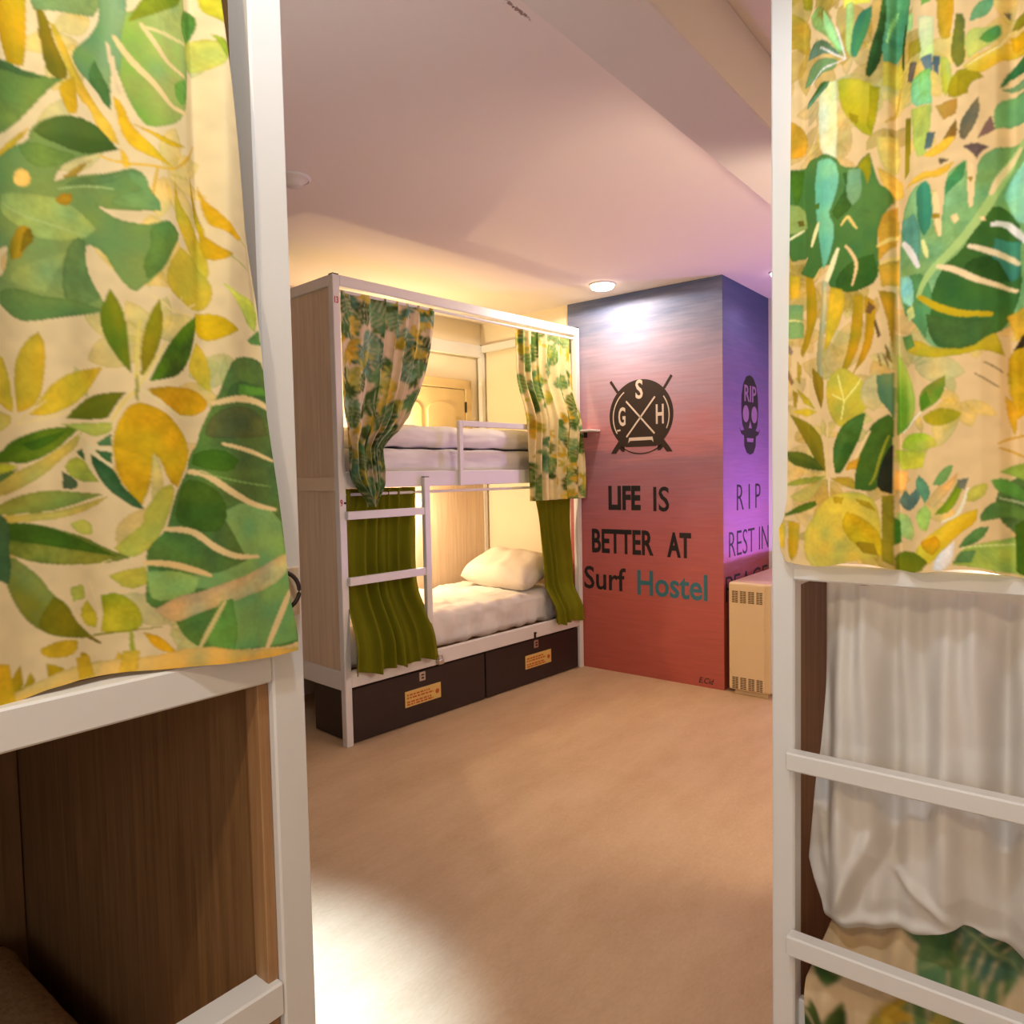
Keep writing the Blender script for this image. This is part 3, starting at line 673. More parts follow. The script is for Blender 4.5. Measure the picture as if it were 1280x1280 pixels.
('p',0,[[58,101,28],[78,123,50]],[-3399,13414,-3439,13653,-3440,13862,-3349,14136,-3220,14294,-3054,14393,-2916,14438,-2990,14049,-3140,13713,-3307,13413]),
('p',0,[[67,104,30]],[-3074,13133,-3088,13368,-3013,13709,-2927,14046,-2804,14269,-2597,14389,-2512,14291,-2545,13827,-2675,13294,-2797,13092]),
('s',38,[[154,160,43]],[-2595,14029,-2702,13699,-2787,13363,-2860,13214]),
('s',52,[[242,217,155]],[-2865,14110,-2989,13844,-3165,13465]),
('p',0,[[35,39,24]],[-2761,13132,-2738,13430,-2618,13803,-2521,13893,-2528,13051]),
('p',0,[[183,154,43]],[-3478,13331,-3242,13370,-3088,13326,-3087,13133,-3241,13189]),
('p',0,[[201,160,43]],[-3178,13604,-3013,13681,-3063,13491,-3242,13467]),
('s',41,[[236,210,148]],[-3544,13332,-3546,13866,-3533,14285]),
('s',27,[[243,229,187]],[-3504,13332,-3504,13022]),
('p',0,[[222,202,85],[212,198,70]],[-3980,12443,-3773,12736,-3570,12994,-3241,13092,-2859,13051,-2709,12753,-2668,12075,-2791,11931,-3237,11821,-3840,11784,-3979,12008]),
('p',0,[[195,167,17],[212,192,30]],[-3214,12745,-2920,12612,-2682,12373,-2680,12006,-2980,12031,-3212,12299,-3304,12533]),
('p',0,[[160,135,17]],[-3083,12192,-2793,12205,-2730,12003,-2955,12005]),
('p',0,[[177,154,24]],[-3437,13022,-3267,12995,-3292,12883,-3424,12910]),
('p',0,[[177,154,24]],[-3086,12968,-2859,12914,-2759,12752,-2984,12858]),
('p',0,[[218,179,43],[201,160,17]],[-4248,12582,-4050,12557,-4078,12003,-4191,11850,-4249,11994]),
('p',0,[[230,192,57]],[-4480,12502,-4306,12507,-4306,12065,-4481,12057]),
('p',0,[[142,135,30]],[-2686,13024,-2516,13051,-2509,11880,-2680,11938]),
('s',28,[[212,204,122]],[-3910,12011,-3799,11873,-3744,11790]),
('p',0,[[242,243,187],[224,243,141]],[-2197,20579,-1974,20467,-1968,19853,-2169,19900]),  # painted pale green highlight running down the pleat
('p',0,[[102,129,141]],[-2158,19921,-1991,19910,-1977,19647,-2078,19682]),
('p',0,[[107,98,89]],[-2328,19982,-2203,19900,-2280,19628,-2372,19722]),
('p',0,[[84,104,109]],[-1980,19881,-1881,19846,-1900,19559,-1967,19656]),
('p',0,[[125,198,102],[131,217,174]],[-2326,19631,-2190,19709,-2011,19708,-1984,19156,-2277,19226]),
('p',0,[[154,214,96],[119,179,70]],[-2201,21172,-1979,21078,-2020,20705,-2142,20717]),
('p',0,[[195,242,148]],[-2368,20771,-2288,20714,-2287,20490,-2378,20500]),
('p',0,[[177,160,43]],[-2354,20304,-2172,20235,-2136,20012,-2352,20053]),
('p',0,[[201,156,24],[212,167,37]],[-1946,21064,-1676,20949,-1702,20360,-1753,20054,-1883,20091,-1929,20388]),
('p',0,[[90,110,50],[119,123,37]],[-1670,20372,-1554,20326,-1561,20006,-1536,19638,-1641,19566,-1750,19774,-1700,20119]),
('p',0,[[177,198,115],[195,198,57]],[-1880,19821,-1750,19774,-1692,19330,-1799,19207,-1854,19323]),
('p',0,[[160,148,17]],[-1705,19516,-1472,19531,-1510,19209,-1636,19105,-1799,19207]),
('p',0,[[212,167,70],[177,129,43]],[-1940,19105,-1637,19129,-1656,18893,-1828,18861]),
('p',0,[[183,204,96]],[-2300,19220,-1984,19144,-2014,18695,-2067,18399,-2237,18446]),
('p',0,[[90,160,102],[107,167,122]],[-1196,20490,-1214,20345,-1314,20232,-1500,20210,-1460,20385,-1358,20485]),
('p',0,[[180,214,132],[195,204,96]],[-1499,20102,-1282,20078,-1101,20090,-1108,19895,-1249,19830,-1412,19713,-1515,19666,-1560,19946]),
('p',0,[[102,167,50],[84,148,83]],[-1312,20019,-1131,20090,-1099,19961,-1168,19871,-1290,19846,-1373,19924]),
('p',0,[[119,110,83]],[-1093,20273,-994,20292,-1013,20183]),
('p',0,[[224,204,83],[207,179,43]],[-1577,19568,-1380,19701,-1177,19780,-979,19869,-689,19907,-684,19563,-1025,19631,-1224,19468,-1429,19397]),
('p',0,[[154,141,17]],[-1640,19469,-1409,19473,-1305,19354,-1490,19298,-1510,19148,-1637,19154]),
('p',0,[[201,167,17]],[-1009,19927,-690,19964,-686,19678,-967,19702]),
('p',0,[[154,144,30]],[-991,20024,-934,20198,-694,20250,-690,20021]),
('s',22,[[243,242,187]],[-1010,19997,-1127,19785,-1278,19700,-1514,19570]),
('p',0,[[61,123,57],[49,110,63]],[-1120,19173,-1062,19352,-945,19509,-685,19644,-681,19334,-972,19344,-1070,19203]),
('p',0,[[113,154,102]],[-1119,19149,-922,19222,-680,19253,-677,19069,-999,19132]),
('p',0,[[119,179,115],[107,167,109]],[-1196,18808,-1117,18984,-969,19052,-677,19046,-671,18584,-1013,18621,-1163,18561]),
('p',0,[[117,114,89],[102,104,83]],[-1374,19079,-1350,18857,-1421,18639,-1545,18471,-1620,18541,-1601,18754,-1507,18907]),
('p',0,[[142,110,43]],[-1655,18820,-1631,18581,-1737,18429,-1912,18404,-1793,18629]),
('p',0,[[119,98,96]],[-1216,18779,-1163,18561,-1264,18508,-1377,18458,-1297,18661]),
('p',0,[[113,91,83]],[-1565,18379,-1418,18409,-1231,18319,-1333,18253,-1384,18147,-1438,18258]),
('p',0,[[107,98,70]],[-1889,18299,-1724,18229,-1866,18194]),
('p',0,[[90,116,115]],[-2048,18742,-1936,18709,-1979,18498,-2090,18480]),
('p',0,[[236,192,57]],[-2112,18411,-1934,18485,-1782,18589,-1652,18551,-1780,18380,-2011,18333]),
('p',0,[[236,198,70],[212,179,57]],[-2407,18035,-2178,18153,-1898,18128,-1670,18189,-1787,18012,-2120,18037]),
('p',0,[[142,135,17]],[-2391,19149,-2299,19094,-2316,18278,-2408,18176]),
('p',0,[[125,179,111],[142,192,128]],[-2451,17610,-2291,17954,-2064,18022,-1973,17874,-1946,17241,-1878,17101,-1815,17461,-1787,18012,-1627,18128,-1521,18172,-1497,17874,-1461,17500,-1391,17847,-1363,18141,-1210,18277,-989,18332,-667,18329,-639,16309,-682,15904,-995,15593,-1229,15442,-1438,15320,-1818,15329,-2043,15484,-2217,15829,-2440,16057,-2492,16715]),
('p',0,[[102,167,141]],[-2450,17546,-2230,17559,-2113,17152,-2167,16718,-2284,17061,-2448,17224]),
('p',0,[[67,160,122],[61,129,96]],[-2210,17934,-2064,18010,-1984,17877,-1968,17309,-2079,17145,-2172,17355,-2197,17678]),
('p',0,[[67,141,83]],[-1787,17925,-1626,18104,-1531,18151,-1539,17910,-1666,17820,-1795,17705]),
('p',0,[[166,242,213],[148,223,187]],[-983,17799,-857,18000,-664,18121,-651,17130,-845,17116,-977,17360,-1050,17580]),  # bright upper right of the leaf: highlight put into its colour
('p',0,[[70,119,50],[55,104,43]],[-1851,16595,-1560,16812,-1456,17011,-1302,17281,-1150,17449,-977,17360,-815,17050,-839,16642,-803,16161,-995,15593,-1229,15442,-1438,15320,-1818,15329,-1987,15541,-2047,15932]),
('p',0,[[72,154,128],[61,129,109]],[-1144,16944,-842,16879,-825,16343,-984,16288,-1190,16531]),
('p',0,[[43,85,30]],[-1505,16653,-1141,16703,-964,16309,-1187,16288,-1556,16416]),
('p',0,[[90,154,96]],[-2339,16622,-2052,16569,-1936,16169,-2044,15548,-2217,15829,-2440,16057]),
('p',0,[[154,235,226]],[-2468,16646,-2281,16611,-2220,16215,-2277,16096,-2465,16256]),
('p',0,[[72,110,50]],[-2047,15932,-1767,15802,-1129,15709,-1333,15369,-1708,15341,-1987,15541]),
('s',128,[[175,210,128]],[-764,18382,-986,18036,-1252,17426,-1615,16921,-1996,16559,-2163,16244]),
('s',89,[[243,223,168]],[-1203,17618,-1084,17885,-860,18235]),
('s',94,[[243,223,161]],[-1928,17762,-1903,17482,-1856,17122]),
('s',91,[[243,217,161]],[-1457,18082,-1454,17802,-1450,17473]),
('s',100,[[243,243,239]],[-1177,17156,-1015,17155,-894,17032,-763,16839]),
('s',92,[[243,229,187]],[-1465,16866,-1193,16749,-968,16644,-858,16551]),
('s',95,[[243,223,174]],[-1874,16637,-1632,16529,-1343,16341,-882,16151]),
('s',109,[[203,179,24]],[-2140,16215,-1879,16008,-1550,15857,-1182,15814]),
('s',98,[[243,243,243]],[-2424,17180,-2283,16958,-2167,16705]),
('s',72,[[236,242,161]],[-2101,17086,-2055,16912,-2031,16819]),
('p',0,[[242,223,161]],[-1727,17366,-1630,17393,-1597,17287,-1661,17240]),
('p',0,[[242,229,174]],[-1343,17278,-1281,17288,-1260,17223,-1322,17213]),
('p',0,[[177,141,30]],[-1970,17473,-1859,17447,-1858,17372,-1969,17397]),
('p',0,[[166,141,30]],[-1497,17899,-1423,17904,-1454,17815]),
('p',0,[[230,243,148]],[-2370,16072,-2254,16131,-2206,15918,-2322,15883]),
('p',0,[[210,192,50],[189,179,30]],[-2413,15531,-2181,15566,-1929,15368,-1438,15308,-1178,15521,-1096,15510,-1011,15171,-1279,15289,-1544,15221,-1928,15215,-2271,15319]),
('p',0,[[107,160,83]],[-2438,15665,-2274,15669,-2214,15454,-2365,15421]),
('s',23,[[131,110,70]],[-1381,14929,-1222,14815,-1066,14690]),
('s',23,[[131,110,70]],[-1256,15089,-1121,15001,-1028,14918]),
('p',0,[[113,160,43],[148,148,43]],[-2114,14383,-2150,14593,-2094,14744,-1925,14857,-1770,14931,-1768,14728,-1833,14568,-1978,14451]),
('p',0,[[84,141,30]],[-2103,14408,-2127,14617,-2037,14713,-1967,14514]),
('p',0,[[175,169,30]],[-2090,14303,-1921,14421,-1699,14418,-1535,14318,-1642,14198,-1863,14135,-2032,14196]),
('s',38,[[243,243,220]],[-2403,14086,-2263,14236,-2114,14383]),
('p',0,[[198,227,102],[107,160,43]],[-2507,15412,-2292,14996,-2184,14531,-2263,14210,-2498,14025]),
('p',0,[[198,229,57],[207,204,83]],[-2379,14019,-2146,14073,-1917,13983,-1871,13827,-2143,13733,-2437,13823]),
('p',0,[[212,219,70]],[-2521,13800,-2029,13742,-2084,13483,-2435,13451]),
('p',0,[[242,198,115]],[-2519,13453,-2316,13422,-2373,13131,-2517,13132]),
('p',0,[[84,110,109],[102,148,128]],[-2467,12958,-2373,13131,-2290,13051,-2151,13183,-2103,13025,-2195,12867,-2300,12786,-2431,12864]),
('p',0,[[102,160,115]],[-2209,13223,-2141,13367,-2002,13247,-1955,13052,-2045,12921,-2138,13091]),
('p',0,[[113,167,96]],[-1933,13208,-1856,13388,-1745,13502,-1646,13525,-1689,13347,-1798,13194]),
('p',0,[[242,204,128],[236,185,102]],[-2022,12921,-1888,13155,-1710,13257,-1580,13409,-1621,13218,-1774,13000,-1930,12844]),
('p',0,[[177,217,102]],[-2194,12761,-2045,12895,-1929,12765,-2018,12476,-2134,12525]),
('p',0,[[137,173,28],[102,141,30]],[-1907,12740,-1751,12923,-1642,13129,-1578,13281,-1491,13255,-1554,13027,-1640,12834,-1738,12743]),
('p',0,[[113,123,109]],[-1589,13282,-1438,13318,-1490,13128,-1577,13154]),
('p',0,[[189,217,122]],[-2490,12756,-2299,12733,-2192,12470,-2249,12335,-2464,12381]),
('p',0,[[72,129,37]],[-2514,12689,-2441,12623,-2415,12289,-2511,12218]),
('p',0,[[234,214,59],[218,185,24]],[-2247,11963,-2132,12300,-1848,12507,-1573,12707,-1305,12826,-1334,12586,-1569,12387,-1788,12119,-2014,11910]),
('p',0,[[218,167,17]],[-2109,12314,-1881,12402,-1790,12249,-1924,12086,-2062,12184]),
('p',0,[[125,141,20],[102,116,17]],[-2510,12083,-2307,12173,-2131,12128,-1991,11977,-2128,11810,-2484,11787]),
('p',0,[[243,243,243]],[-1878,12062,-1623,12282,-1631,11998,-1763,11808,-1922,11850]),  # white patch is a painted highlight near the hem
('s',47,[[243,243,213]],[-1447,13153,-1530,12836,-1616,12694,-1793,12612]),
('p',0,[[189,192,83]],[-1447,13128,-1309,13216,-1193,13227,-1212,13052,-1359,12926,-1466,12925]),
('p',0,[[93,151,63]],[-1152,13277,-998,13312,-845,13212,-594,13005,-592,12884,-923,13028,-1099,13127]),
('p',0,[[145,177,72]],[-1050,13399,-899,13494,-601,13559,-597,13210,-897,13335]),
('p',0,[[98,139,63]],[-1293,12700,-1200,12877,-1045,12966,-841,12906,-590,12763,-589,12642,-940,12720,-1145,12653,-1271,12612]),
('p',0,[[70,119,57],[90,141,76]],[-1567,12169,-1460,12366,-1301,12523,-1165,12540,-1246,12336,-1405,12202]),
('p',0,[[152,182,80],[166,192,83]],[-1653,11893,-1545,12132,-1246,12273,-885,12412,-587,12496,-578,11876,-1241,11844]),
('p',0,[[93,139,80]],[-1653,11919,-1523,12107,-1329,12143,-1391,11935]),
('s',24,[[224,235,148]],[-1513,12159,-1140,12252,-833,12316]),
('p',0,[[67,104,20]],[-857,12598,-591,12787,-577,11815,-828,11896]),
('p',0,[[195,169,17],[212,173,30]],[-951,15285,-627,15422,-613,14411,-837,14186,-985,14743]),
('p',0,[[207,167,37]],[-1003,14562,-860,14429,-836,14125,-874,13945,-958,14193]),
('s',34,[[212,167,43]],[-1076,13832,-904,13910,-607,13968]),
('s',34,[[212,167,43]],[-1055,13769,-871,13689,-700,13586]),
('p',0,[[55,47,24]],[-911,15256,-756,15535,-630,15600,-625,15304]),
('p',0,[[212,179,57]],[-998,15774,-731,15911,-677,15548,-873,15395]),
]

# ================================================================== the room
TH = -.0704
BASE = (-2.877, 2.252, 0.0)
LF = Matrix.Translation(BASE) @ Matrix.Rotation(TH, 4, 'Z')     # frame of the far bunk and the walls behind it
def fbox(mb, l0, l1, d0, d1, z0, z1, bev=.002):
    return mb.box((-d1, l0, z0), (-d0, l1, z1), bev)
def at_far(o):
    o.location = BASE; o.rotation_euler = (0, 0, TH); return o
def keep(o, root):
    o.parent = root; o.location = tuple(-c for c in root.location); return o

CEIL = 2.523
struct('floor', MB().box((-4.6, -2.3, -.1), (2.8, 5.3, 0)), FLOORM)
struct('ceiling', MB().box((-4.6, -2.3, CEIL), (2.8, 5.3, CEIL+.1)), CEILM)
struct('trim_1', MB().box((-.926, -2.2, 2.32), (-.721, 5.03, CEIL), .004), WALLW)          # the dropped beam
struct('wall_back', MB().box((-1.725, 5.03, 0), (2.7, 5.15, CEIL)), WALLW)
struct('wall_right', MB().box((2.6, -2.2, 0), (2.7, 5.03, CEIL)), WALLW)
nearw = MB().box((-4.6, -2.3, 0), (-.6, -2.2, CEIL)).box((1.2, -2.3, 0), (2.6, -2.2, CEIL)).box((-.6, -2.3, 0), (1.2, -2.2, .85)).box((-.6, -2.3, 2.1), (1.2, -2.2, CEIL))
struct('wall_near', nearw, WALLW)
wf = MB()
for a in ((-.6, -.54), (.27, .33), (1.14, 1.2)): wf.box((a[0], -2.27, .85), (a[1], -2.21, 2.1), .004)
for a in ((.85, .91), (2.04, 2.1)): wf.box((-.6, -2.27, a[0]), (1.2, -2.21, a[1]), .004)
struct('window_1', wf, WHITE)
o = struct('wall_left', fbox(MB(), -4.7, 2.1, .97, 1.07, 0, CEIL, 0), WALLM); at_far(o)
o = struct('wall_end', fbox(MB(), 1.985, 2.09, .09, .97, 0, CEIL, 0), WALLM); at_far(o)

# ---- door behind the far bunk
dr = fbox(MB(), .98, 1.78, .945, .972, 0, 2.0, .004)
door = struct('door_1', dr, DOORM); at_far(door)
def arch(l0, l1, z0, z1, rise):
    P = [(l0, z0), (l1, z0)]
    for i in range(13):
        a = PI*i/12; P.append(((l0+l1)/2+math.cos(a)*(l1-l0)/2, z1-rise+math.sin(a)*rise))
    return P
for l0, l1 in ((1.07, 1.34), (1.40, 1.67)):
    for z0, z1, ri in ((1.05, 1.9, .07), (.2, .92, .0005)):
        p = MB().prism(arch(l0, l1, z0, z1, ri), lambda u, v, w: (-.945+w, u, v), .012)
        obj('door_panel', p, DOORM, door)
obj('hinge', MB().cyl((-.94, 1.786, 1.83), (-.94, 1.786, 1.91), .008, 10), BLACKMETAL, door)
cs = fbox(MB(), 1.785, 1.85, .94, .972, 0, 2.075, .004); fbox(cs, .91, .975, .94, .972, 0, 2.075, .004); fbox(cs, .91, 1.85, .94, .972, 2.005, 2.075, .004)
o = struct('trim_2', cs, DOORM); at_far(o)

# ---- painted wall with its lettering
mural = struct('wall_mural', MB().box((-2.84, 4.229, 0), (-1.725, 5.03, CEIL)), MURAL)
FR = lambda u, z, w: (u, 4.229-w, z)           # the face towards the beds
SD = lambda u, z, w: (-1.725+w, u, z)          # the face towards the heater
def flat(name, poly, plane, mat, parent, depth=.0012):
    return obj(name, MB().prism(poly, lambda u, v, w: plane(u, v, w*depth), 1.0), mat, parent)
for s, b, bold in (('LIFE', (-2.53, -2.287, 1.103, 1.265), .040), ('IS', (-2.195, -2.083, 1.097, 1.258), .012),
                   ('BETTER', (-2.666, -2.197, .808, .972), .026), ('AT', (-2.10, -1.936, .805, .966), .035)):
    text_mesh('lettering', s, BLACKPAINT, mural, b, FR, bold)
text_mesh('lettering', 'Surf', BLACKPAINT, mural, (-2.733, -2.405, .553, .712), FR, .012)
text_mesh('lettering', 'Hostel', TEAL, mural, (-2.318, -1.83, .542, .708), FR, .018)
text_mesh('signature', 'E.Cid', BLACKPAINT, mural, (-1.89, -1.79, .024, .06), FR, .0, shear=.3)
# round emblem
EM = (-2.281, 1.716, .232)
def ring(cx, cz, r0, r1, a0, a1, n=40):
    A = [(cx+r1*math.cos(a0+(a1-a0)*i/n), cz+r1*math.sin(a0+(a1-a0)*i/n)) for i in range(n+1)]
    B = [(cx+r0*math.cos(a0+(a1-a0)*i/n), cz+r0*math.sin(a0+(a1-a0)*i/n)) for i in range(n+1)]
    return A+B[::-1]
def bar(a, b, w):
    d = np.array(b)-np.array(a); n = np.array([-d[1], d[0]])/np.hypot(*d)*w/2
    return [tuple(np.array(a)+n), tuple(np.array(a)-n), tuple(np.array(b)-n), tuple(np.array(b)+n)]
em = flat('emblem', [(EM[0]+EM[2]*math.cos(t), EM[1]+.008+EM[2]*math.sin(t)) for t in np.linspace(-1.08, PI+1.08, 62)], FR, LOGOB, mural)
sticks = MB()
for s in (-1, 1):
    sticks.prism(bar((EM[0]+s*.168, EM[1]+.168), (EM[0]+s*.222, EM[1]+.245), .018), lambda u, v, w: FR(u, v, w*.0014), 1)
    sticks.prism([(EM[0]+s*.12, EM[1]-.18), (EM[0]+s*.165, EM[1]-.155), (EM[0]+s*.20, EM[1]-.20), (EM[0]+s*.225, EM[1]-.236), (EM[0]+s*.185, EM[1]-.236), (EM[0]+s*.16, EM[1]-.205), (EM[0]+s*.14, EM[1]-.225), (EM[0]+s*.12, EM[1]-.225)], lambda u, v, w: FR(u, v, w*.0014), 1)
sticks.prism(ring(EM[0], EM[1]-.01, .228, .236, -2.25, -.89), lambda u, v, w: FR(u, v, w*.0014), 1)
obj('emblem_sticks', sticks, LOGOB, mural)
lines = MB()
W2 = lambda u, v, w: FR(u, v, .0012+w*.0014)
lines.prism(bar((EM[0]-.105, EM[1]+.105), (EM[0]+.10, EM[1]-.115), .011), W2, 1)
lines.prism(bar((EM[0]+.105, EM[1]+.12), (EM[0]-.105, EM[1]-.13), .011), W2, 1)
lines.prism(ring(EM[0], EM[1], .200, .207, PI*.70, PI*1.17), W2, 1)
lines.prism(ring(EM[0], EM[1], .200, .207, -PI*.14, PI*.2), W2, 1)
lines.prism([(EM[0]-.085, EM[1]-.135), (EM[0]+.085, EM[1]-.135), (EM[0]+.092, EM[1]-.17), (EM[0]+.078, EM[1]-.156), (EM[0]-.078, EM[1]-.156), (EM[0]-.092, EM[1]-.17)], W2, 1)
lines.prism(bar((EM[0]-.175, EM[1]-.085), (EM[0]-.150, EM[1]-.082), .011), W2, 1)
obj('emblem_lines', lines, LOGOW, mural)
for s, b in (('S', (-2.315, -2.262, 1.83, 1.955)), ('G', (-2.445, -2.392, 1.66, 1.785)), ('H', (-2.17, -2.115, 1.66, 1.785))):
    text_mesh('lettering', s, LOGOW, mural, b, lambda u, z, w: FR(u, z, .0012+w), .02)
# skull on the side face
SK = (4.676, 1.71)
sk = [(-.11, .20), (-.06, .245), (0, .258), (.06, .245), (.115, .20), (.145, .12), (.15, .02), (.135, -.06), (.10, -.10), (.16, -.105), (.185, -.085), (.15, -.125), (.105, -.135), (.10, -.20), (.06, -.245), (0, -.258), (-.06, -.245), (-.10, -.20), (-.105, -.135), (-.15, -.125), (-.185, -.085), (-.16, -.105), (-.10, -.10), (-.135, -.06), (-.15, .02), (-.145, .12)]
flat('skull', [(SK[0]+x, SK[1]+y) for x, y in sk], SD, BLACKPAINT, mural)
SKIN = plain('violet_wall_paint', lin(150, 110, 150), .7)
hol = MB(); S2 = lambda u, v, w: SD(u, v, .0012+w*.0012)
for s in (-1, 1):
    hol.prism([(SK[0]+s*.075+.052*math.cos(t), SK[1]+.005+.055*math.sin(t)) for t in np.linspace(0, 2*PI, 18, endpoint=False)], S2, 1)
hol.prism([(SK[0]-.028, SK[1]-.085), (SK[0]+.028, SK[1]-.085), (SK[0], SK[1]-.04)], S2, 1)
hol.prism([(SK[0]-.06, SK[1]-.15), (SK[0]+.06, SK[1]-.15), (SK[0]+.05, SK[1]-.175), (SK[0]-.05, SK[1]-.175)], S2, 1)
obj('skull_holes', hol, SKIN, mural)
text_mesh('lettering', 'RIP', SKIN, mural, (SK[0]-.10, SK[0]+.11, SK[1]+.085, SK[1]+.19), lambda u, z, w: SD(u, z, .0012+w), .01)
for s, b in (('R I P', (4.446, 4.866, 1.10, 1.262)), ('REST IN', (4.315, 5.02, .812, .972)), ('PEACE', (4.26, 5.0, .54, .70))):
    text_mesh('lettering', s, BLACKPAINT, mural, b, SD, -.012)

# ================================================================== far bunk
fb = thing('bunk_bed', 'white metal bunk bed with oak end panel beside the mural wall', 'bunk bed', BASE, TH)
L, W, H = 1.97, .95, 2.345
for l in (0, L-.04):
    for d in (0, W-.04):
        p = obj('post', fbox(MB(), l, l+.04, d, d+.04, 0, H, .003), WHITE, fb)
        obj('post_cap', fbox(MB(), l+.002, l+.038, d+.002, d+.038, H, H+.005, .001), BLACKMETAL, p)
def rail(l0, l1, d0, d1, z0, z1, name='rail', mat=WHITE): return obj(name, fbox(MB(), l0, l1, d0, d1, z0, z1, .003), mat, fb)
rail(.04, L-.04, 0, .04, 2.292, H, 'top_rail'); rail(.04, L-.04, W-.04, W, 2.255, H, 'top_rail')
rail(0, .04, .04, W-.04, 2.292, H, 'top_rail'); rail(L-.04, L, .04, W-.04, 2.292, H, 'top_rail')
rail(.04, L-.04, 0, .03, 1.299, 1.383, 'middle_rail'); rail(.04, L-.04, W-.03, W, 1.299, 1.383, 'middle_rail')
rail(0, .04, .04, W-.04, 1.288, 1.358, 'middle_rail', CREAMWOOD); rail(L-.04, L, .04, W-.04, 1.299, 1.37, 'middle_rail')
rail(.04, L-.04, 0, .03, .296, .38, 'bottom_rail'); rail(.04, L-.04, W-.03, W, .30, .38, 'bottom_rail')
rail(0, .04, .04, W-.04, .285, .38, 'bottom_rail'); rail(L-.04, L, .04, W-.04, .30, .38, 'bottom_rail')
obj('end_panel', fbox(MB(), .010, .028, .04, W-.04, 1.358, 2.292, .001), OAK, fb)
obj('end_panel', fbox(MB(), .010, .028, .04, W-.04, .38, 1.288, .001), OAK, fb)
obj('back_panel', fbox(MB(), .04, L-.04, W-.035, W-.018, .38, 1.299, .001), OAK, fb)
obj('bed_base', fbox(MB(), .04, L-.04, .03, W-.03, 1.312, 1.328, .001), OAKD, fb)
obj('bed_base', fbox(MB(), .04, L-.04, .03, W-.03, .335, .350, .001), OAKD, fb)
obj('guard_rail', fbox(fbox(MB(), .799, .829, -.024, -.001, 1.296, 1.668, .002), .829, L-.01, -.024, -.001, 1.636, 1.668, .002), WHITE, fb)
lad = obj('ladder', fbox(MB(), .524, .563, -.03, -.001, .381, 1.348, .002), WHITE, fb)
for z in (.815, 1.145): obj('rung', fbox(MB(), .03, .524, -.026, -.002, z, z+.041, .002), WHITE, lad)
obj('ladder_cap', fbox(MB(), .526, .561, -.028, -.003, 1.348, 1.353, .001), BLACKMETAL, lad)
for z, d in ((1.268, .05), (2.272, .02)): obj('curtain_rod', MB().cyl((-d, .04, z), (-d, L-.04, z), .008), WHITE, fb)
text_mesh('bed_number', '13', RED, fb, (.008, .03, 2.205, 2.238), lambda u, z, w: (w, u, z), .02)
text_mesh('bed_number', '9', RED, fb, (.004, .018, 1.212, 1.246), lambda u, z, w: (w, u, z), .02)
obj('screw', MB().cyl((-.001, .031, 1.228), (.003, .031, 1.228), .006, 10), BLACKMETAL, fb)
for l, z in ((.618, .325), (1.447, .31)):
    obj('hasp', MB().box((.0, l-.009, z-.022), (.006, l+.009, z+.025), .002).cyl((.004, l, z+.022), (.016, l, z+.022), .005, 8), METAL if l < 1 else BLACKMETAL, fb)

# ---- storage boxes
def storage_box(l0, l1, label, pl, la):
    t = thing('storage_box', label, 'storage box', LF @ Vector((-.19, (l0+l1)/2, 0)), TH, 'storage boxes under the bunk')
    c = (l0+l1)/2; q = lambda l, d, z: (.19-d, l-c, z)
    b = MB().box(q(l0, .016, .006), q(l1, .36, .283), .004)
    obj('body', b, DARKBOX, t)
    lab = obj('label_card', MB().box(q(pl, .0135, .103), q(pl+.258, .017, .190), .001), PLATEY, t)
    pr = MB()
    for z, a, e in ((.168, .012, .175), (.152, .012, .20), (.130, .012, .185), (.116, .012, .20)):
        x = a
        while x < e:
            w = random.uniform(.008, .03); pr.box(q(pl+x, .0128, z-.0045), q(pl+min(x+w, e), .0138, z+.0045)); x += w+.006
    pr.cyl(q(pl+.23, .0126, .145), q(pl+.23, .0138, .145), .014, 12)
    obj('label_print', pr, ORANGE, lab)
    lt = obj('latch_plate', MB().box(q(la, .0115, .226), q(la+.043, .017, .276), .002), METAL, t)
    obj('latch_slot', MB().box(q(la+.014, .0105, .238), q(la+.03, .012, .248)).box(q(la+.012, .0105, .256), q(la+.032, .012, .264)), BLACKMETAL, lt)
storage_box(.047, 1.002, 'dark brown storage box with padlock above it, beside the bunk ladder end', .386, .489)
storage_box(1.014, 1.926, 'dark brown storage box next to the mural wall under the bunk', 1.369, 1.455)
pk = thing('padlock', 'small silver padlock on the lower bunk rail below the green curtain', 'padlock', LF @ Vector((.020, .618, .300)), TH)
obj('body', MB().box((-.009, -.02, 0), (.009, .02, .03), .006, seg=3), METAL, pk, True)
obj('shackle', MB().tube([(0, -.012, .028), (0, -.012, .044), (0, -.006, .053), (0, .006, .053), (0, .012, .044), (0, .012, .028)], .0035), METAL, pk, True)

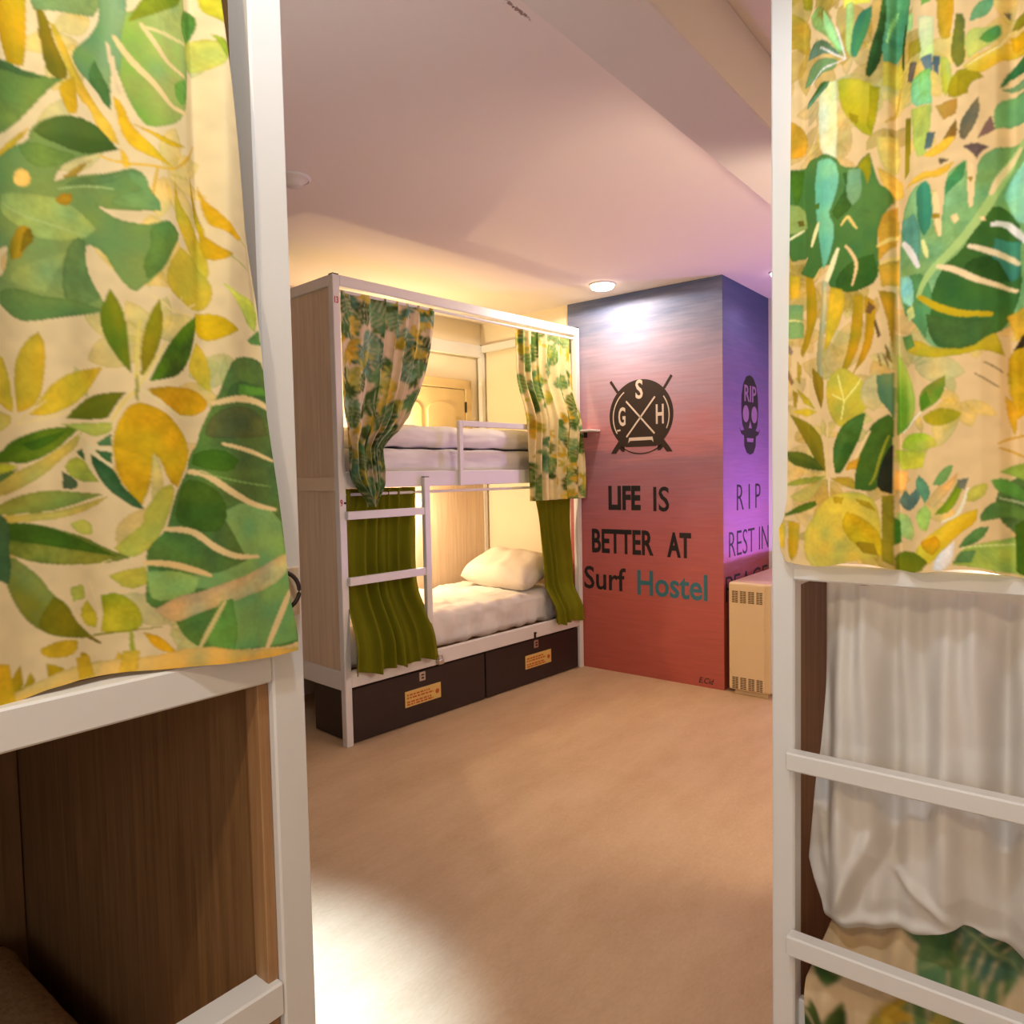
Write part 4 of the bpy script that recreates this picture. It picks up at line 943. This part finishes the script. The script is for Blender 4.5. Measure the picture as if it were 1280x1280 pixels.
# ---- bedding
def softbox(name, size, r, amp, mat, seed, cuts=30, freq=6.0, stretch=(1, 1, 1), sag=0.0):
    bm = bmesh.new(); bmesh.ops.create_cube(bm, size=2.0)
    bmesh.ops.subdivide_edges(bm, edges=bm.edges[:], cuts=cuts, use_grid_fill=True)
    from mathutils import noise
    h = Vector(size)/2
    for v in bm.verts:
        p = Vector((v.co.x*h.x, v.co.y*h.y, v.co.z*h.z))
        inn = Vector([max(-(h[i]-r), min(h[i]-r, p[i])) for i in range(3)]); d = p-inn
        n = d.normalized() if d.length > 1e-9 else Vector((0, 0, 1))
        if d.length > 1e-9: p = inn+n*r
        q = Vector((p.x*stretch[0], p.y*stretch[1], p.z*stretch[2]))*freq+Vector((seed*7.3, seed*1.7, 0))
        f = noise.noise(q)+.5*noise.noise(q*2.3)
        v.co = p+n*amp*f
        if v.co.z > 0: v.co.z -= sag*(p.x*p.x/h.x**2)
        if p.z < -h.z+r*.5 : v.co.z = max(v.co.z, -h.z)
    mb = MB(); mb.bm.free(); mb.bm = bm
    return obj(name, mb, mat, None, True)
def place(o, l, d, z, rx=0, ry=0, rz=0):
    o.matrix_world = LF @ Matrix.Translation((-d, l, z)) @ Euler((rx, ry, rz)).to_matrix().to_4x4()
    return o
o = place(softbox('mattress', (.79, 1.79, .213), .05, .019, SHEET, 1, 60, 9, (1, 1.9, .7)), .985, .475, .464)
tag(o, 'mattress in a white fitted sheet on the lower bunk behind the green curtains', 'mattress')
o = place(softbox('mattress', (.82, 1.82, .175), .045, .007, SHEET, 2, 36, 8, (1, 1.4, 2)), .985, .475, 1.419)
tag(o, 'mattress in a white sheet on the upper bunk behind the guard rail', 'mattress')
o = place(softbox('folded_duvet', (.80, 1.64, .125), .055, .014, SHEET, 3, 40, 7, (1, 1.3, 2)), 1.08, .47, 1.577)
tag(o, 'folded white duvet lying on the upper bunk mattress', 'duvet')
def pillow(name, a, b, c, mat):
    n = 40; bm = bmesh.new(); V = {}
    from mathutils import noise
    for s in (1, -1):
        for i in range(n+1):
            for j in range(n+1):
                u = -1+2*i/n; v = -1+2*j/n
                if s < 0 and (i in (0, n) or j in (0, n)): V[s, i, j] = V[1, i, j]; continue
                hgt = (max(0, 1-u**4)**.6)*(max(0, 1-v**4)**.6)
                rr = (1-.10*(u*u*v*v)); x = a/2*u*rr*(1-.03*(1-v*v)*abs(u)); y = b/2*v*rr*(1-.03*(1-u*u)*abs(v))
                z = s*c/2*hgt+.02*noise.noise(Vector((x*9, y*9, s*3)))*hgt
                V[s, i, j] = bm.verts.new((x, y, z))
    for s in (1, -1):
        for i in range(n):
            for j in range(n):
                f = [V[s, i, j], V[s, i+1, j], V[s, i+1, j+1], V[s, i, j+1]]
                if len(set(f)) == 4:
                    try: bm.faces.new(f)
                    except ValueError: pass
    mb = MB(); mb.bm.free(); mb.bm = bm
    return obj(name, mb, mat, None, True)
o = place(pillow('pillow', .64, .42, .20, PILLOWC), 1.655, .42, .697, rx=.36, ry=.05, rz=.06)
tag(o, 'cream pillow leaning at the far end of the lower bunk', 'pillow')

# ---- curtains of the far bunk
def far_curtain(name, rows, nr, nc, width, folds, dfun, amp, mat, seed, base=None, tint=(1, 1, 1), nleaf=60, phase=0., hem=.0):
    z = np.linspace(rows[0][0], rows[-1][0], nr)
    zr = np.array([r[0] for r in rows])[::-1]
    l0 = np.interp(z, zr, np.array([r[1] for r in rows])[::-1]); l1 = np.interp(z, zr, np.array([r[2] for r in rows])[::-1])
    k = np.ones(5)/5
    sm = lambda a: np.convolve(np.pad(a, 2, mode='edge'), k, 'valid')
    l0 = sm(l0); l1 = sm(l1)
    u = np.linspace(0, 1, nc); U, Z = np.meshgrid(u, z)
    gather = np.clip(width/np.maximum(l1-l0, .02), 1, 5)[:, None]
    drift = .35*np.sin(Z*3.1+seed)+.12*np.sin(Z*9+seed*2)+.55*np.sin(U*7+seed*1.3)
    ph = 2*PI*(folds*U+drift*.6)+phase
    w = np.sin(ph)+.35*np.sin(2.3*ph+1.1+Z*2)
    A = amp(Z)*np.clip(.6+.4*gather, 1, 2.2)
    D = dfun(Z, U)-A*w
    Lc = l0[:, None]+(l1-l0)[:, None]*(U+.018*np.sin(ph+.8)*(1-abs(2*U-1)))
    Zc = Z+hem*np.sin(ph*.5)*sstep(rows[0][0]-.5, rows[-1][0], Z)[...] if hem else Z
    col = None
    if base is not None:
        data = scatter_print(0, width, rows[-1][0]-.05, rows[0][0]+.05, nleaf, seed, tint)
        col = soften(paint((U*width).ravel(), Z.ravel(), data, base, seed), U.shape, 1)
    o = grid_mesh(name, -D, Lc, Zc, mat, None, col, .0012)
    return at_far(o)
UL = [(2.277, .052, .671), (2.2, .05, .664), (2.036, .048, .632), (1.92, .046, .598), (1.812, .045, .552), (1.678, .043, .474), (1.6, .04, .385), (1.55, .036, .300), (1.50, .034, .238), (1.45, .032, .236), (1.38, .032, .250), (1.325, .055, .245), (1.285, .095, .222), (1.24, .13, .185), (1.205, .155, .160)]
o = far_curtain('printed_curtain', UL, 190, 130, .66, 6.5, lambda z, u: .018-.068*sstep(1.75, 1.42, z), lambda z: .008+.004*sstep(2.0, 1.5, z), PRINT, 11, (224, 206, 172), (1, 1.02, 1.0), 190)
tag(o, 'leaf printed curtain gathered to a point at the left of the far upper bunk', 'curtain', 'leaf printed curtains')
UR = [(2.262, 1.340, 1.892), (1.95, 1.352, 1.905), (1.7, 1.362, 1.912), (1.4, 1.362, 1.914), (1.185, 1.360, 1.914)]
o = far_curtain('printed_curtain', UR, 190, 120, .85, 6.2, lambda z, u: .016-.074*sstep(2.0, 1.66, z), lambda z: .010+.006*sstep(2.2, 1.6, z), PRINTT, 23, (240, 226, 170), (1.06, 1.05, .8), 130, phase=.6)
tag(o, 'leaf printed curtain hanging straight at the mural end of the far upper bunk', 'curtain', 'leaf printed curtains')
GL = [(1.297, .045, .520), (.9, .042, .522), (.7, .034, .528), (.5, .024, .558), (.362, .016, .582)]
o = far_curtain('green_curtain', GL, 150, 120, .75, 5.4, lambda z, u: .062-.11*sstep(.80, .46, z), lambda z: .016+.012*sstep(1.25, .5, z), GREEN, 31, hem=.012)
tag(o, 'wide olive green curtain behind the bunk ladder', 'curtain', 'olive green curtains')
GR = [(1.297, 1.515, 1.885), (1.1, 1.545, 1.893), (.8, 1.585, 1.902), (.5, 1.615, 1.91), (.352, 1.626, 1.916)]
o = far_curtain('green_curtain', GR, 150, 80, .5, 3.3, lambda z, u: .05-.085*sstep(.62, .42, z), lambda z: .010+.008*sstep(1.25, .5, z), GREEN, 37, hem=.010, phase=2.2)
tag(o, 'narrow olive green curtain next to the mural wall on the lower bunk', 'curtain', 'olive green curtains')

# ---- little shelf, heater, ceiling things
t = thing('wall_shelf', 'small white shelf on the mural wall beside the bunk post', 'shelf', (-2.66, 4.229, 1.632))
obj('board', MB().box((-.055, -.12, 0), (.075, -.001, .014), .004), WHITE, t)
obj('bracket', MB().box((-.045, -.05, -.035), (-.030, -.001, 0), .003), BLACKMETAL, t)

ht = thing('wall_heater', 'cream box heater with slotted grilles beside the mural wall', 'heater', (-1.555, 4.6, 0))
obj('body', MB().box((-.13, -.40, .028), (.125, .40, .682), .018, seg=3), CREAMENAMEL, ht)
obj('end_cover', MB().box((-.122, -.409, .034), (.092, -.396, .672), .005, seg=2), CREAMENAMEL, ht)
for z0 in (.562, .040):
    g = MB()
    for cx in range(4):
        for r in range(7):
            x = -.103+cx*.049; z = z0+r*.0105
            g.box((x, -.4105, z), (x+.016, -.408, z+.006)); g.box((x+.019, -.4105, z), (x+.035, -.408, z+.006))
    obj('vent_grille', g, DARKSLOT, ht)
for y in (-.36, .36): obj('foot', MB().box((-.10, y-.02, 0), (.10, y+.02, .03), .003), CREAMENAMEL, ht)
obj('side_plate', MB().box((.1245, -.392, .036), (.1285, .392, .672), .001), WHITE, ht)

def downlight(loc, label, e):
    t = thing('ceiling_downlight', label, 'ceiling light', loc)
    obj('rim', MB().lathe([(.055, -.006), (.078, -.008), (.084, -.004), (.084, 0)], (0, 0, 0)), WHITE, t, True)
    obj('diffuser', MB().lathe([(0, -.036), (.04, -.034), (.066, -.026), (.076, -.008)], (0, 0, 0)), e, t, True)
LAMPW = emit('warm_lamp_glass', (1, .86, .66, 1), 9.0)
downlight((-2.376, 3.93, CEIL), 'lit round ceiling light above the mural wall', LAMPW)
downlight((-1.425, 4.42, CEIL), 'lit round ceiling light above the heater, half behind the white post', emit('pink_lamp_glass', (1, .75, .8, 1), 5.0))
t = thing('smoke_detector', 'round white detector on the ceiling beside the left white post', 'smoke detector', (-2.437, 1.735, CEIL))
obj('body', MB().lathe([(0, -.034), (.028, -.033), (.034, -.026), (.038, -.012), (.055, -.010), (.06, 0)], (0, 0, 0)), WALLW, t, True)
obj('base', MB().lathe([(.06, -.008), (.066, -.006), (.066, 0)], (0, 0, 0)), WHITE, t, True)

# ================================================================== near left bunk
lb = thing('bunk_bed', 'white framed bunk bed in the left foreground, brown blanket on its lower bed', 'bunk bed', (-.92, .645, 0))
def lpart(name, a, b, mat=WHITE, bev=.003, par=None):
    o = obj(name, MB().box(a, b, bev), mat); return keep(o, lb)
for y in (.591, -1.42):
    for x in (-.974, -2.036):
        lpart('post', (x, y, 0), (x+.054, y+.054, 2.30))
for x in (-.97, -2.03):
    lpart('top_rail', (x, -1.366, 2.25), (x+.05, .591, 2.30)); lpart('middle_rail', (x, -1.366, 1.057), (x+.05, .591, 1.107)); 
    if x > -1: lpart('lower_rail', (x, -1.366, .556), (x+.05, .5905, .607))
for y in (.595, -1.415):
    lpart('end_rail', (-1.982, y, 1.06), (-.974, y+.045, 1.11)); lpart('end_rail', (-1.982, y, 2.25), (-.974, y+.045, 2.30))
    lpart('end_panel', (-1.975, y-.018 if y > 0 else y+.05, .13), (-.966, y-.005 if y > 0 else y+.063, 1.056), BROWNBOARD, .001); lpart('end_panel', (-1.982, y+.015, 1.11), (-.974, y+.03, 2.25), OAK, .001)
lpart('back_panel', (-1.975, -1.36, .13), (-1.962, .573, 1.056), BROWNBOARD, .001)
lpart('batten_and_shade_strip', (-.966, .573, .13), (-.933, .5905, 1.056), OAKD, .001)
lpart('batten_and_shade_strip', (-2.034, .573, .13), (-1.975, .5905, 1.056), BROWNBOARD, .001)  # dark strip added over the white back post to imitate its shade
lpart('bed_base', (-1.982, -1.366, .10), (-.974, .591, .125), BROWNBOARD, .001)
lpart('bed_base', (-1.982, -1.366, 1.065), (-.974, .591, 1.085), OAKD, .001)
pl = obj('hook_plate', MB().box((-.9205, .598, 1.150), (-.912, .637, 1.222), .002), OAK); keep(pl, lb)
hk = obj('hook', MB().tube([(-.912+.013*math.sin(PI*i/16), .606+.020*math.sin(PI*i/16), 1.189+.027*math.cos(PI*i/16)) for i in range(17)], .0032, 10), BLACKMETAL, None, True); hk.parent = pl
o = softbox('mattress', (.92, 1.84, .20), .06, .006, BLANKET, 5, 30, 8); o.location = (-1.47, -.395, .233)
tag(o, 'brown speckled blanket covered mattress on the lower bed of the left bunk', 'mattress')

# printed curtain of the left bunk
def LX(y): return -.94+.045*sstep(.36, .56, y)
zs = np.concatenate([np.linspace(2.245, 2.07, 20, endpoint=False), np.linspace(2.07, 1.085, 700)])
EZ = np.array([1.085, 1.107, 1.129, 1.158, 1.192, 1.247, 1.327, 1.395, 1.439, 1.549, 1.593, 1.656, 1.709, 1.782, 1.869, 1.933, 1.982, 2.25])
EY = np.array([.618, .618, .615, .609, .606, .602, .595, .588, .584, .579, .577, .572, .569, .564, .556, .549, .544, .528])
ye = np.interp(zs, EZ, EY)
s = np.concatenate([np.linspace(0, .62, 190, endpoint=False), np.linspace(.62, 1, 300)])
S, Z = np.meshgrid(s, zs)
Y = -.42+(ye[:, None]+.42)*S
Z2 = Z.copy()
hemz = np.interp(Y, [-.42, .25, .272, .309, .344, .40, .48, .575, .62], [1.10, 1.098, 1.105, 1.112, 1.115, 1.113, 1.107, 1.10, 1.102])
Z2 = np.where(Z < 1.45, 1.45+(Z-1.45)*(1.45-hemz)/(1.45-1.085), Z)
fold = .010*np.sin((Y+.05*(Z-1.6))*2*PI/.21+.9)+.006*np.sin((Y-.03*Z)*2*PI/.093)
QY = np.array([0, .43, .47, .488, .497, .502, .510, .520, .532, .546, .57, .65])
QX = np.array([0, 0, .003, .005, .001, -.007, -.003, .006, .012, .007, 0, 0])
gx = np.linspace(0, .66, 661); gy = np.convolve(np.pad(np.interp(gx, QY, QX), 8, mode='edge'), np.hanning(19)[1:-1]/np.hanning(19).sum(), 'valid')
roll = np.interp(Y+.01*(1.9-Z), gx, gy)*sstep(1.42, 1.75, Z)
valley = 0
X = LX(Y)+fold*(.35+.65*sstep(1.1, 1.5, Z))*sstep(.66, .5, Y)+roll+valley-.02*sstep(ye[:, None]-.012, ye[:, None], Y)*sstep(1.5, 1.8, Z)
col = soften(paint(Y.ravel(), Z2.ravel(), ghosts(.0, .66, 1.05, 2.3, 70, 5)+scatter_print(-.46, .20, 1.08, 2.3, 90, 92)+scatter_print(.20, .56, 2.10, 2.3, 12, 93)+PRINT_A, (238, 217, 168), 3), Y.shape, 1)
o = grid_mesh('printed_curtain', X, Y, Z2, PRINT, None, col)
tag(o, 'large leaf printed curtain with green monstera leaves on the left foreground bunk', 'curtain', 'leaf printed curtains')

# ================================================================== near right bunk
rb = thing('bunk_bed', 'white framed bunk bed in the right foreground with ladder rungs and white cloth', 'bunk bed', (-.463, 1.365, 0))
def rpart(name, a, b, mat=WHITE, bev=.003): return keep(obj(name, MB().box(a, b, bev), mat), rb)
for x in (-.463, 1.56):
    for y in (1.365, 2.36): rpart('post', (x, y, 0), (x+.042, y+.042, 2.32))
for y in (1.365, 2.362):
    rpart('top_rail', (-.421, y, 2.28), (1.56, y+.04, 2.32)); rpart('bottom_rail', (-.421, y+.022, .25), (1.56, y+.04, .328))
rpart('middle_rail', (-.423, 1.360, 1.146), (1.56, 1.40, 1.178)); rpart('middle_rail', (-.421, 2.362, 1.146), (1.56, 2.40, 1.178))
for x in (-.46, 1.563):
    rpart('end_rail', (x, 1.407, 1.13), (x+.038, 2.36, 1.178)); rpart('end_panel', (x+.012, 1.407, .20), (x+.028, 2.36, 1.13), BROWNBOARD, .001); rpart('end_panel', (x+.012, 1.407, 1.178), (x+.028, 2.36, 2.30), OAK, .001)
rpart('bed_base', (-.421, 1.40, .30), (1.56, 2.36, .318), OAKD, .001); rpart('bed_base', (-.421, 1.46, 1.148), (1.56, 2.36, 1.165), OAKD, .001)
ld = rpart('ladder', (.10, 1.345, .06), (.14, 1.365, 1.20))
for z0, z1 in ((.794, .828), (.440, .478), (.10, .138)):
    r = obj('rung', MB().box((-.429, 1.335, z0), (.14, 1.365, z1), .003), WHITE); r.parent = ld

zs = np.concatenate([np.linspace(2.275, 2.22, 6, endpoint=False), np.linspace(2.22, 1.182, 640)])
xe = np.interp(zs, [1.182, 1.20, 1.24, 1.262, 1.30, 1.8, 2.3], [-.428, -.439, -.441, -.432, -.426, -.422, -.416])
s = np.concatenate([np.linspace(0, .45, 270, endpoint=False), np.linspace(.45, 1, 130)])
S, Z = np.meshgrid(s, zs)
X = xe[:, None]+(.40-xe[:, None])*S
# depth profile of the pleats: (x, offset away from the room)
dr_ = .012*np.sin(Z*4)
PX = np.array([-.44, -.426, -.404, -.394, -.378, -.354, -.324, -.294, -.270, -.256, -.251, -.240, -.222, -.204, -.168, -.132, -.109, -.095, -.087, -.073, -.049, .0, .022, .046, .16])
PY = np.array([0, .0, .006, .011, -.002, -.017, -.022, -.018, -.008, .003, .024, .015, -.007, -.018, -.022, -.018, -.004, .018, .019, .002, -.015, -.019, .010, -.012, 0])
gx = np.linspace(-.46, .2, 661); gy = np.convolve(np.pad(np.interp(gx, PX, PY), 5, mode='edge'), np.hanning(13)[1:-1]/np.hanning(13).sum(), 'valid')
Yf = np.interp(X+dr_*.5, gx, gy)*(.72+.28*sstep(1.2, 1.6, Z))+.003*np.sin(X*2*PI/.05+Z*3)*sstep(1.7, 2.2, Z)-.014*np.sin((X-.12)*2*PI/.12)*sstep(.12, .16, X)
Y = 1.340+Yf
Zr = Z+.006*np.sin(X*2*PI/.16+1)*sstep(1.35, 1.18, Z)
col = soften(paint(X.ravel(), Z.ravel(), ghosts(-.46, .2, 1.15, 2.3, 110, 6)+ghosts(-.46, -.235, 1.15, 2.3, 95, 61, [(188, 160, 74), (170, 148, 58), (196, 168, 88), (178, 152, 50), (204, 178, 110)])+scatter_print(-.02, .44, 1.15, 2.32, 70, 91)+PRINT_SHEEN_B, (232, 205, 152), 9), X.shape, 1)
o = grid_mesh('printed_curtain', X, Y, Zr, PRINT, None, col)
tag(o, 'pleated leaf printed curtain above the rail of the right foreground bunk', 'curtain', 'leaf printed curtains')

# white lining cloth and the printed cloth under its hem
nz_, nx_ = 220, 240
v = np.linspace(0, 1, nz_); s = np.linspace(0, 1, nx_)
S, V = np.meshgrid(s, v)
le = np.interp(v, [0, .1, .5, .85, 1], [-.384, -.386, -.399, -.417, -.385])[:, None]
X = le+(.30-le)*S
hem = np.interp(X, [-.42, -.377, -.32, -.267, -.21, -.157, -.10, .3], [.49, .478, .482, .492, .515, .552, .535, .46])
Z = 1.138+(hem-1.138)*V
wv = .022*np.sin(X*2*PI/.135+1.2*V+.8*np.sin(X*13))+.009*np.sin(X*2*PI/.057-2*V+1)+.006*np.sin(X*2*PI/.034+3*V)*sstep(.4, 0, V)
Y = 1.430+1.35*wv*(.45+.6*sstep(0, .35, V)*sstep(1.0, .55, V))-.022*np.sin(PI*np.clip((V-.45)/.55, 0, 1))*sstep(-.43, -.33, X)
rid = lambda x0, z0, x1, z1, w: np.exp(-(((X-x0)*(z1-z0)-(Z-z0)*(x1-x0))/np.hypot(x1-x0, z1-z0)/w)**2)*sstep(min(z0, z1)-.03, min(z0, z1)+.03, Z)*sstep(max(z0, z1)+.04, max(z0, z1)-.03, Z)
Y += -.014*rid(-.37, .50, -.30, .68, .012)-.016*rid(-.36, .49, -.18, .53, .014)-.012*rid(-.27, .63, -.17, .55, .012)-.010*rid(-.40, .75, -.38, .58, .010)+.010*rid(-.33, .52, -.27, .66, .012)
Y = np.where(V > .9, Y+.012*(V-.9)/.1, Y)
o = grid_mesh('white_curtain', X, Y, Z, LINING, None, None, .0012)
tag(o, 'white cloth curtain hanging behind the ladder rungs of the right bunk', 'curtain')
v = np.linspace(0, 1, 160); S, V = np.meshgrid(np.linspace(0, 1, 230), v)
le = np.interp(v, [0, .35, 1], [-.36, -.405, -.392])[:, None]
X = le+(.30-le)*S
Z = .53-.43*V
Y = 1.482-.115*sstep(.10, .42, V)+.010*np.sin(X*2*PI/.11+2*V)+.005*np.sin(X*2*PI/.05)
data = scatter_print(-.45, .32, .05, .6, 60, 77, (.95, .93, .85))
col = soften(paint(X.ravel(), Z.ravel(), data, (226, 200, 160), 15), X.shape, 2)
o = grid_mesh('printed_curtain', X, Y, Z, PRINT, None, col, .0012)
tag(o, 'leaf printed cloth showing under the white curtain at the bottom right', 'curtain', 'leaf printed curtains')

# ================================================================== light
def light(name, kind, loc, energy, col, radius=.08, rot=None, **kw):
    d = bpy.data.lights.new(name, kind); d.energy = energy; d.color = col
    if kind in ('POINT', 'SPOT'): d.shadow_soft_size = radius
    for k, v in kw.items(): setattr(d, k, v)
    o = bpy.data.objects.new(name, d); C.objects.link(o); o.location = loc
    if rot: o.rotation_euler = rot
    return o
def aim(o, t):
    o.rotation_euler = (Vector(t)-o.location).to_track_quat('-Z', 'Y').to_euler(); return o
WARM = (1.0, .76, .50)
NEUT = (1.0, .90, .80)
light('downlight_lamp', 'SPOT', (-2.376, 3.93, 2.475), 32, (1, .86, .72), .04, (0, 0, 0), spot_size=math.radians(178), spot_blend=.06)
light('heater_lamp', 'SPOT', (-1.425, 4.42, 2.465), 4, (1, .8, .75), .05, (0, 0, 0), spot_size=math.radians(160), spot_blend=.5)
light('near_lamp', 'SPOT', (-.20, -.65, 2.48), 41, (1, .78, .50), .035, (0, 0, 0), spot_size=math.radians(170), spot_blend=.3)
light('room_fill', 'POINT', (.6, -1.2, 1.9), 7, (1, .86, .70), .12)  # unseen fill light, added to lift the ceiling and room
light('corridor_fill', 'POINT', (-.1, 2.55, 1.5), 46, (1, .80, .58), .12)  # added fill hidden behind the right bunk, brightens ceiling, floor and far bunk
aim(light('cool_spot', 'SPOT', (-1.3, .70, 2.48), 1080, (.50, .71, 1.0), .05, None, spot_size=math.radians(42), spot_blend=.8), (-1.65, .62, 0))
light('cool_spill', 'SPOT', (-.38, .40, 2.47), 30, (.84, .93, 1.0), .05, (0, 0, 0), spot_size=math.radians(165), spot_blend=.3)
light('upper_reading_lamp', 'POINT', LF @ Vector((-.84, 1.0, 1.76)), 20, (1, .78, .42), .03)
light('lower_reading_lamp', 'POINT', LF @ Vector((-.80, 1.08, 1.12)), 24, (1, .80, .50), .03)
light('purple_led', 'SPOT', (-.9, 4.62, .79), 46, (.52, .27, 1.0), .02, (PI, 0, 0), spot_size=PI, spot_blend=0)
light('window_daylight', 'AREA', (.3, -2.19, 1.48), 14, (.86, .93, 1.0), rot=(PI/2, 0, 0), shape='RECTANGLE', size=1.7, size_y=1.2)

w = bpy.data.worlds.new('world'); scn.world = w; w.use_nodes = True
w.node_tree.nodes['Background'].inputs[0].default_value = (1, .9, .8, 1); w.node_tree.nodes['Background'].inputs[1].default_value = .05

# ================================================================== camera
cd = bpy.data.cameras.new('camera'); cam = bpy.data.objects.new('camera', cd); C.objects.link(cam)
cd.sensor_width = 36; cd.lens = 902.765/1280*36; cd.clip_start = .02
r = Vector((.78278251, .62197662, -.01991535)); u = Vector((-.01609395, .05222648, .99850557)); f = Vector((-.62208723, .78129218, -.05089203))
M = Matrix((( r.x, u.x, -f.x, 0), (r.y, u.y, -f.y, 0), (r.z, u.z, -f.z, 1.35), (0, 0, 0, 1)))
cam.matrix_world = M
scn.camera = cam
vs = scn.view_settings
scn.display_settings.display_device = 'sRGB'
vs.view_transform = 'Standard'; vs.look = 'None'; vs.exposure = 0; vs.gamma = 1; vs.use_curve_mapping = False
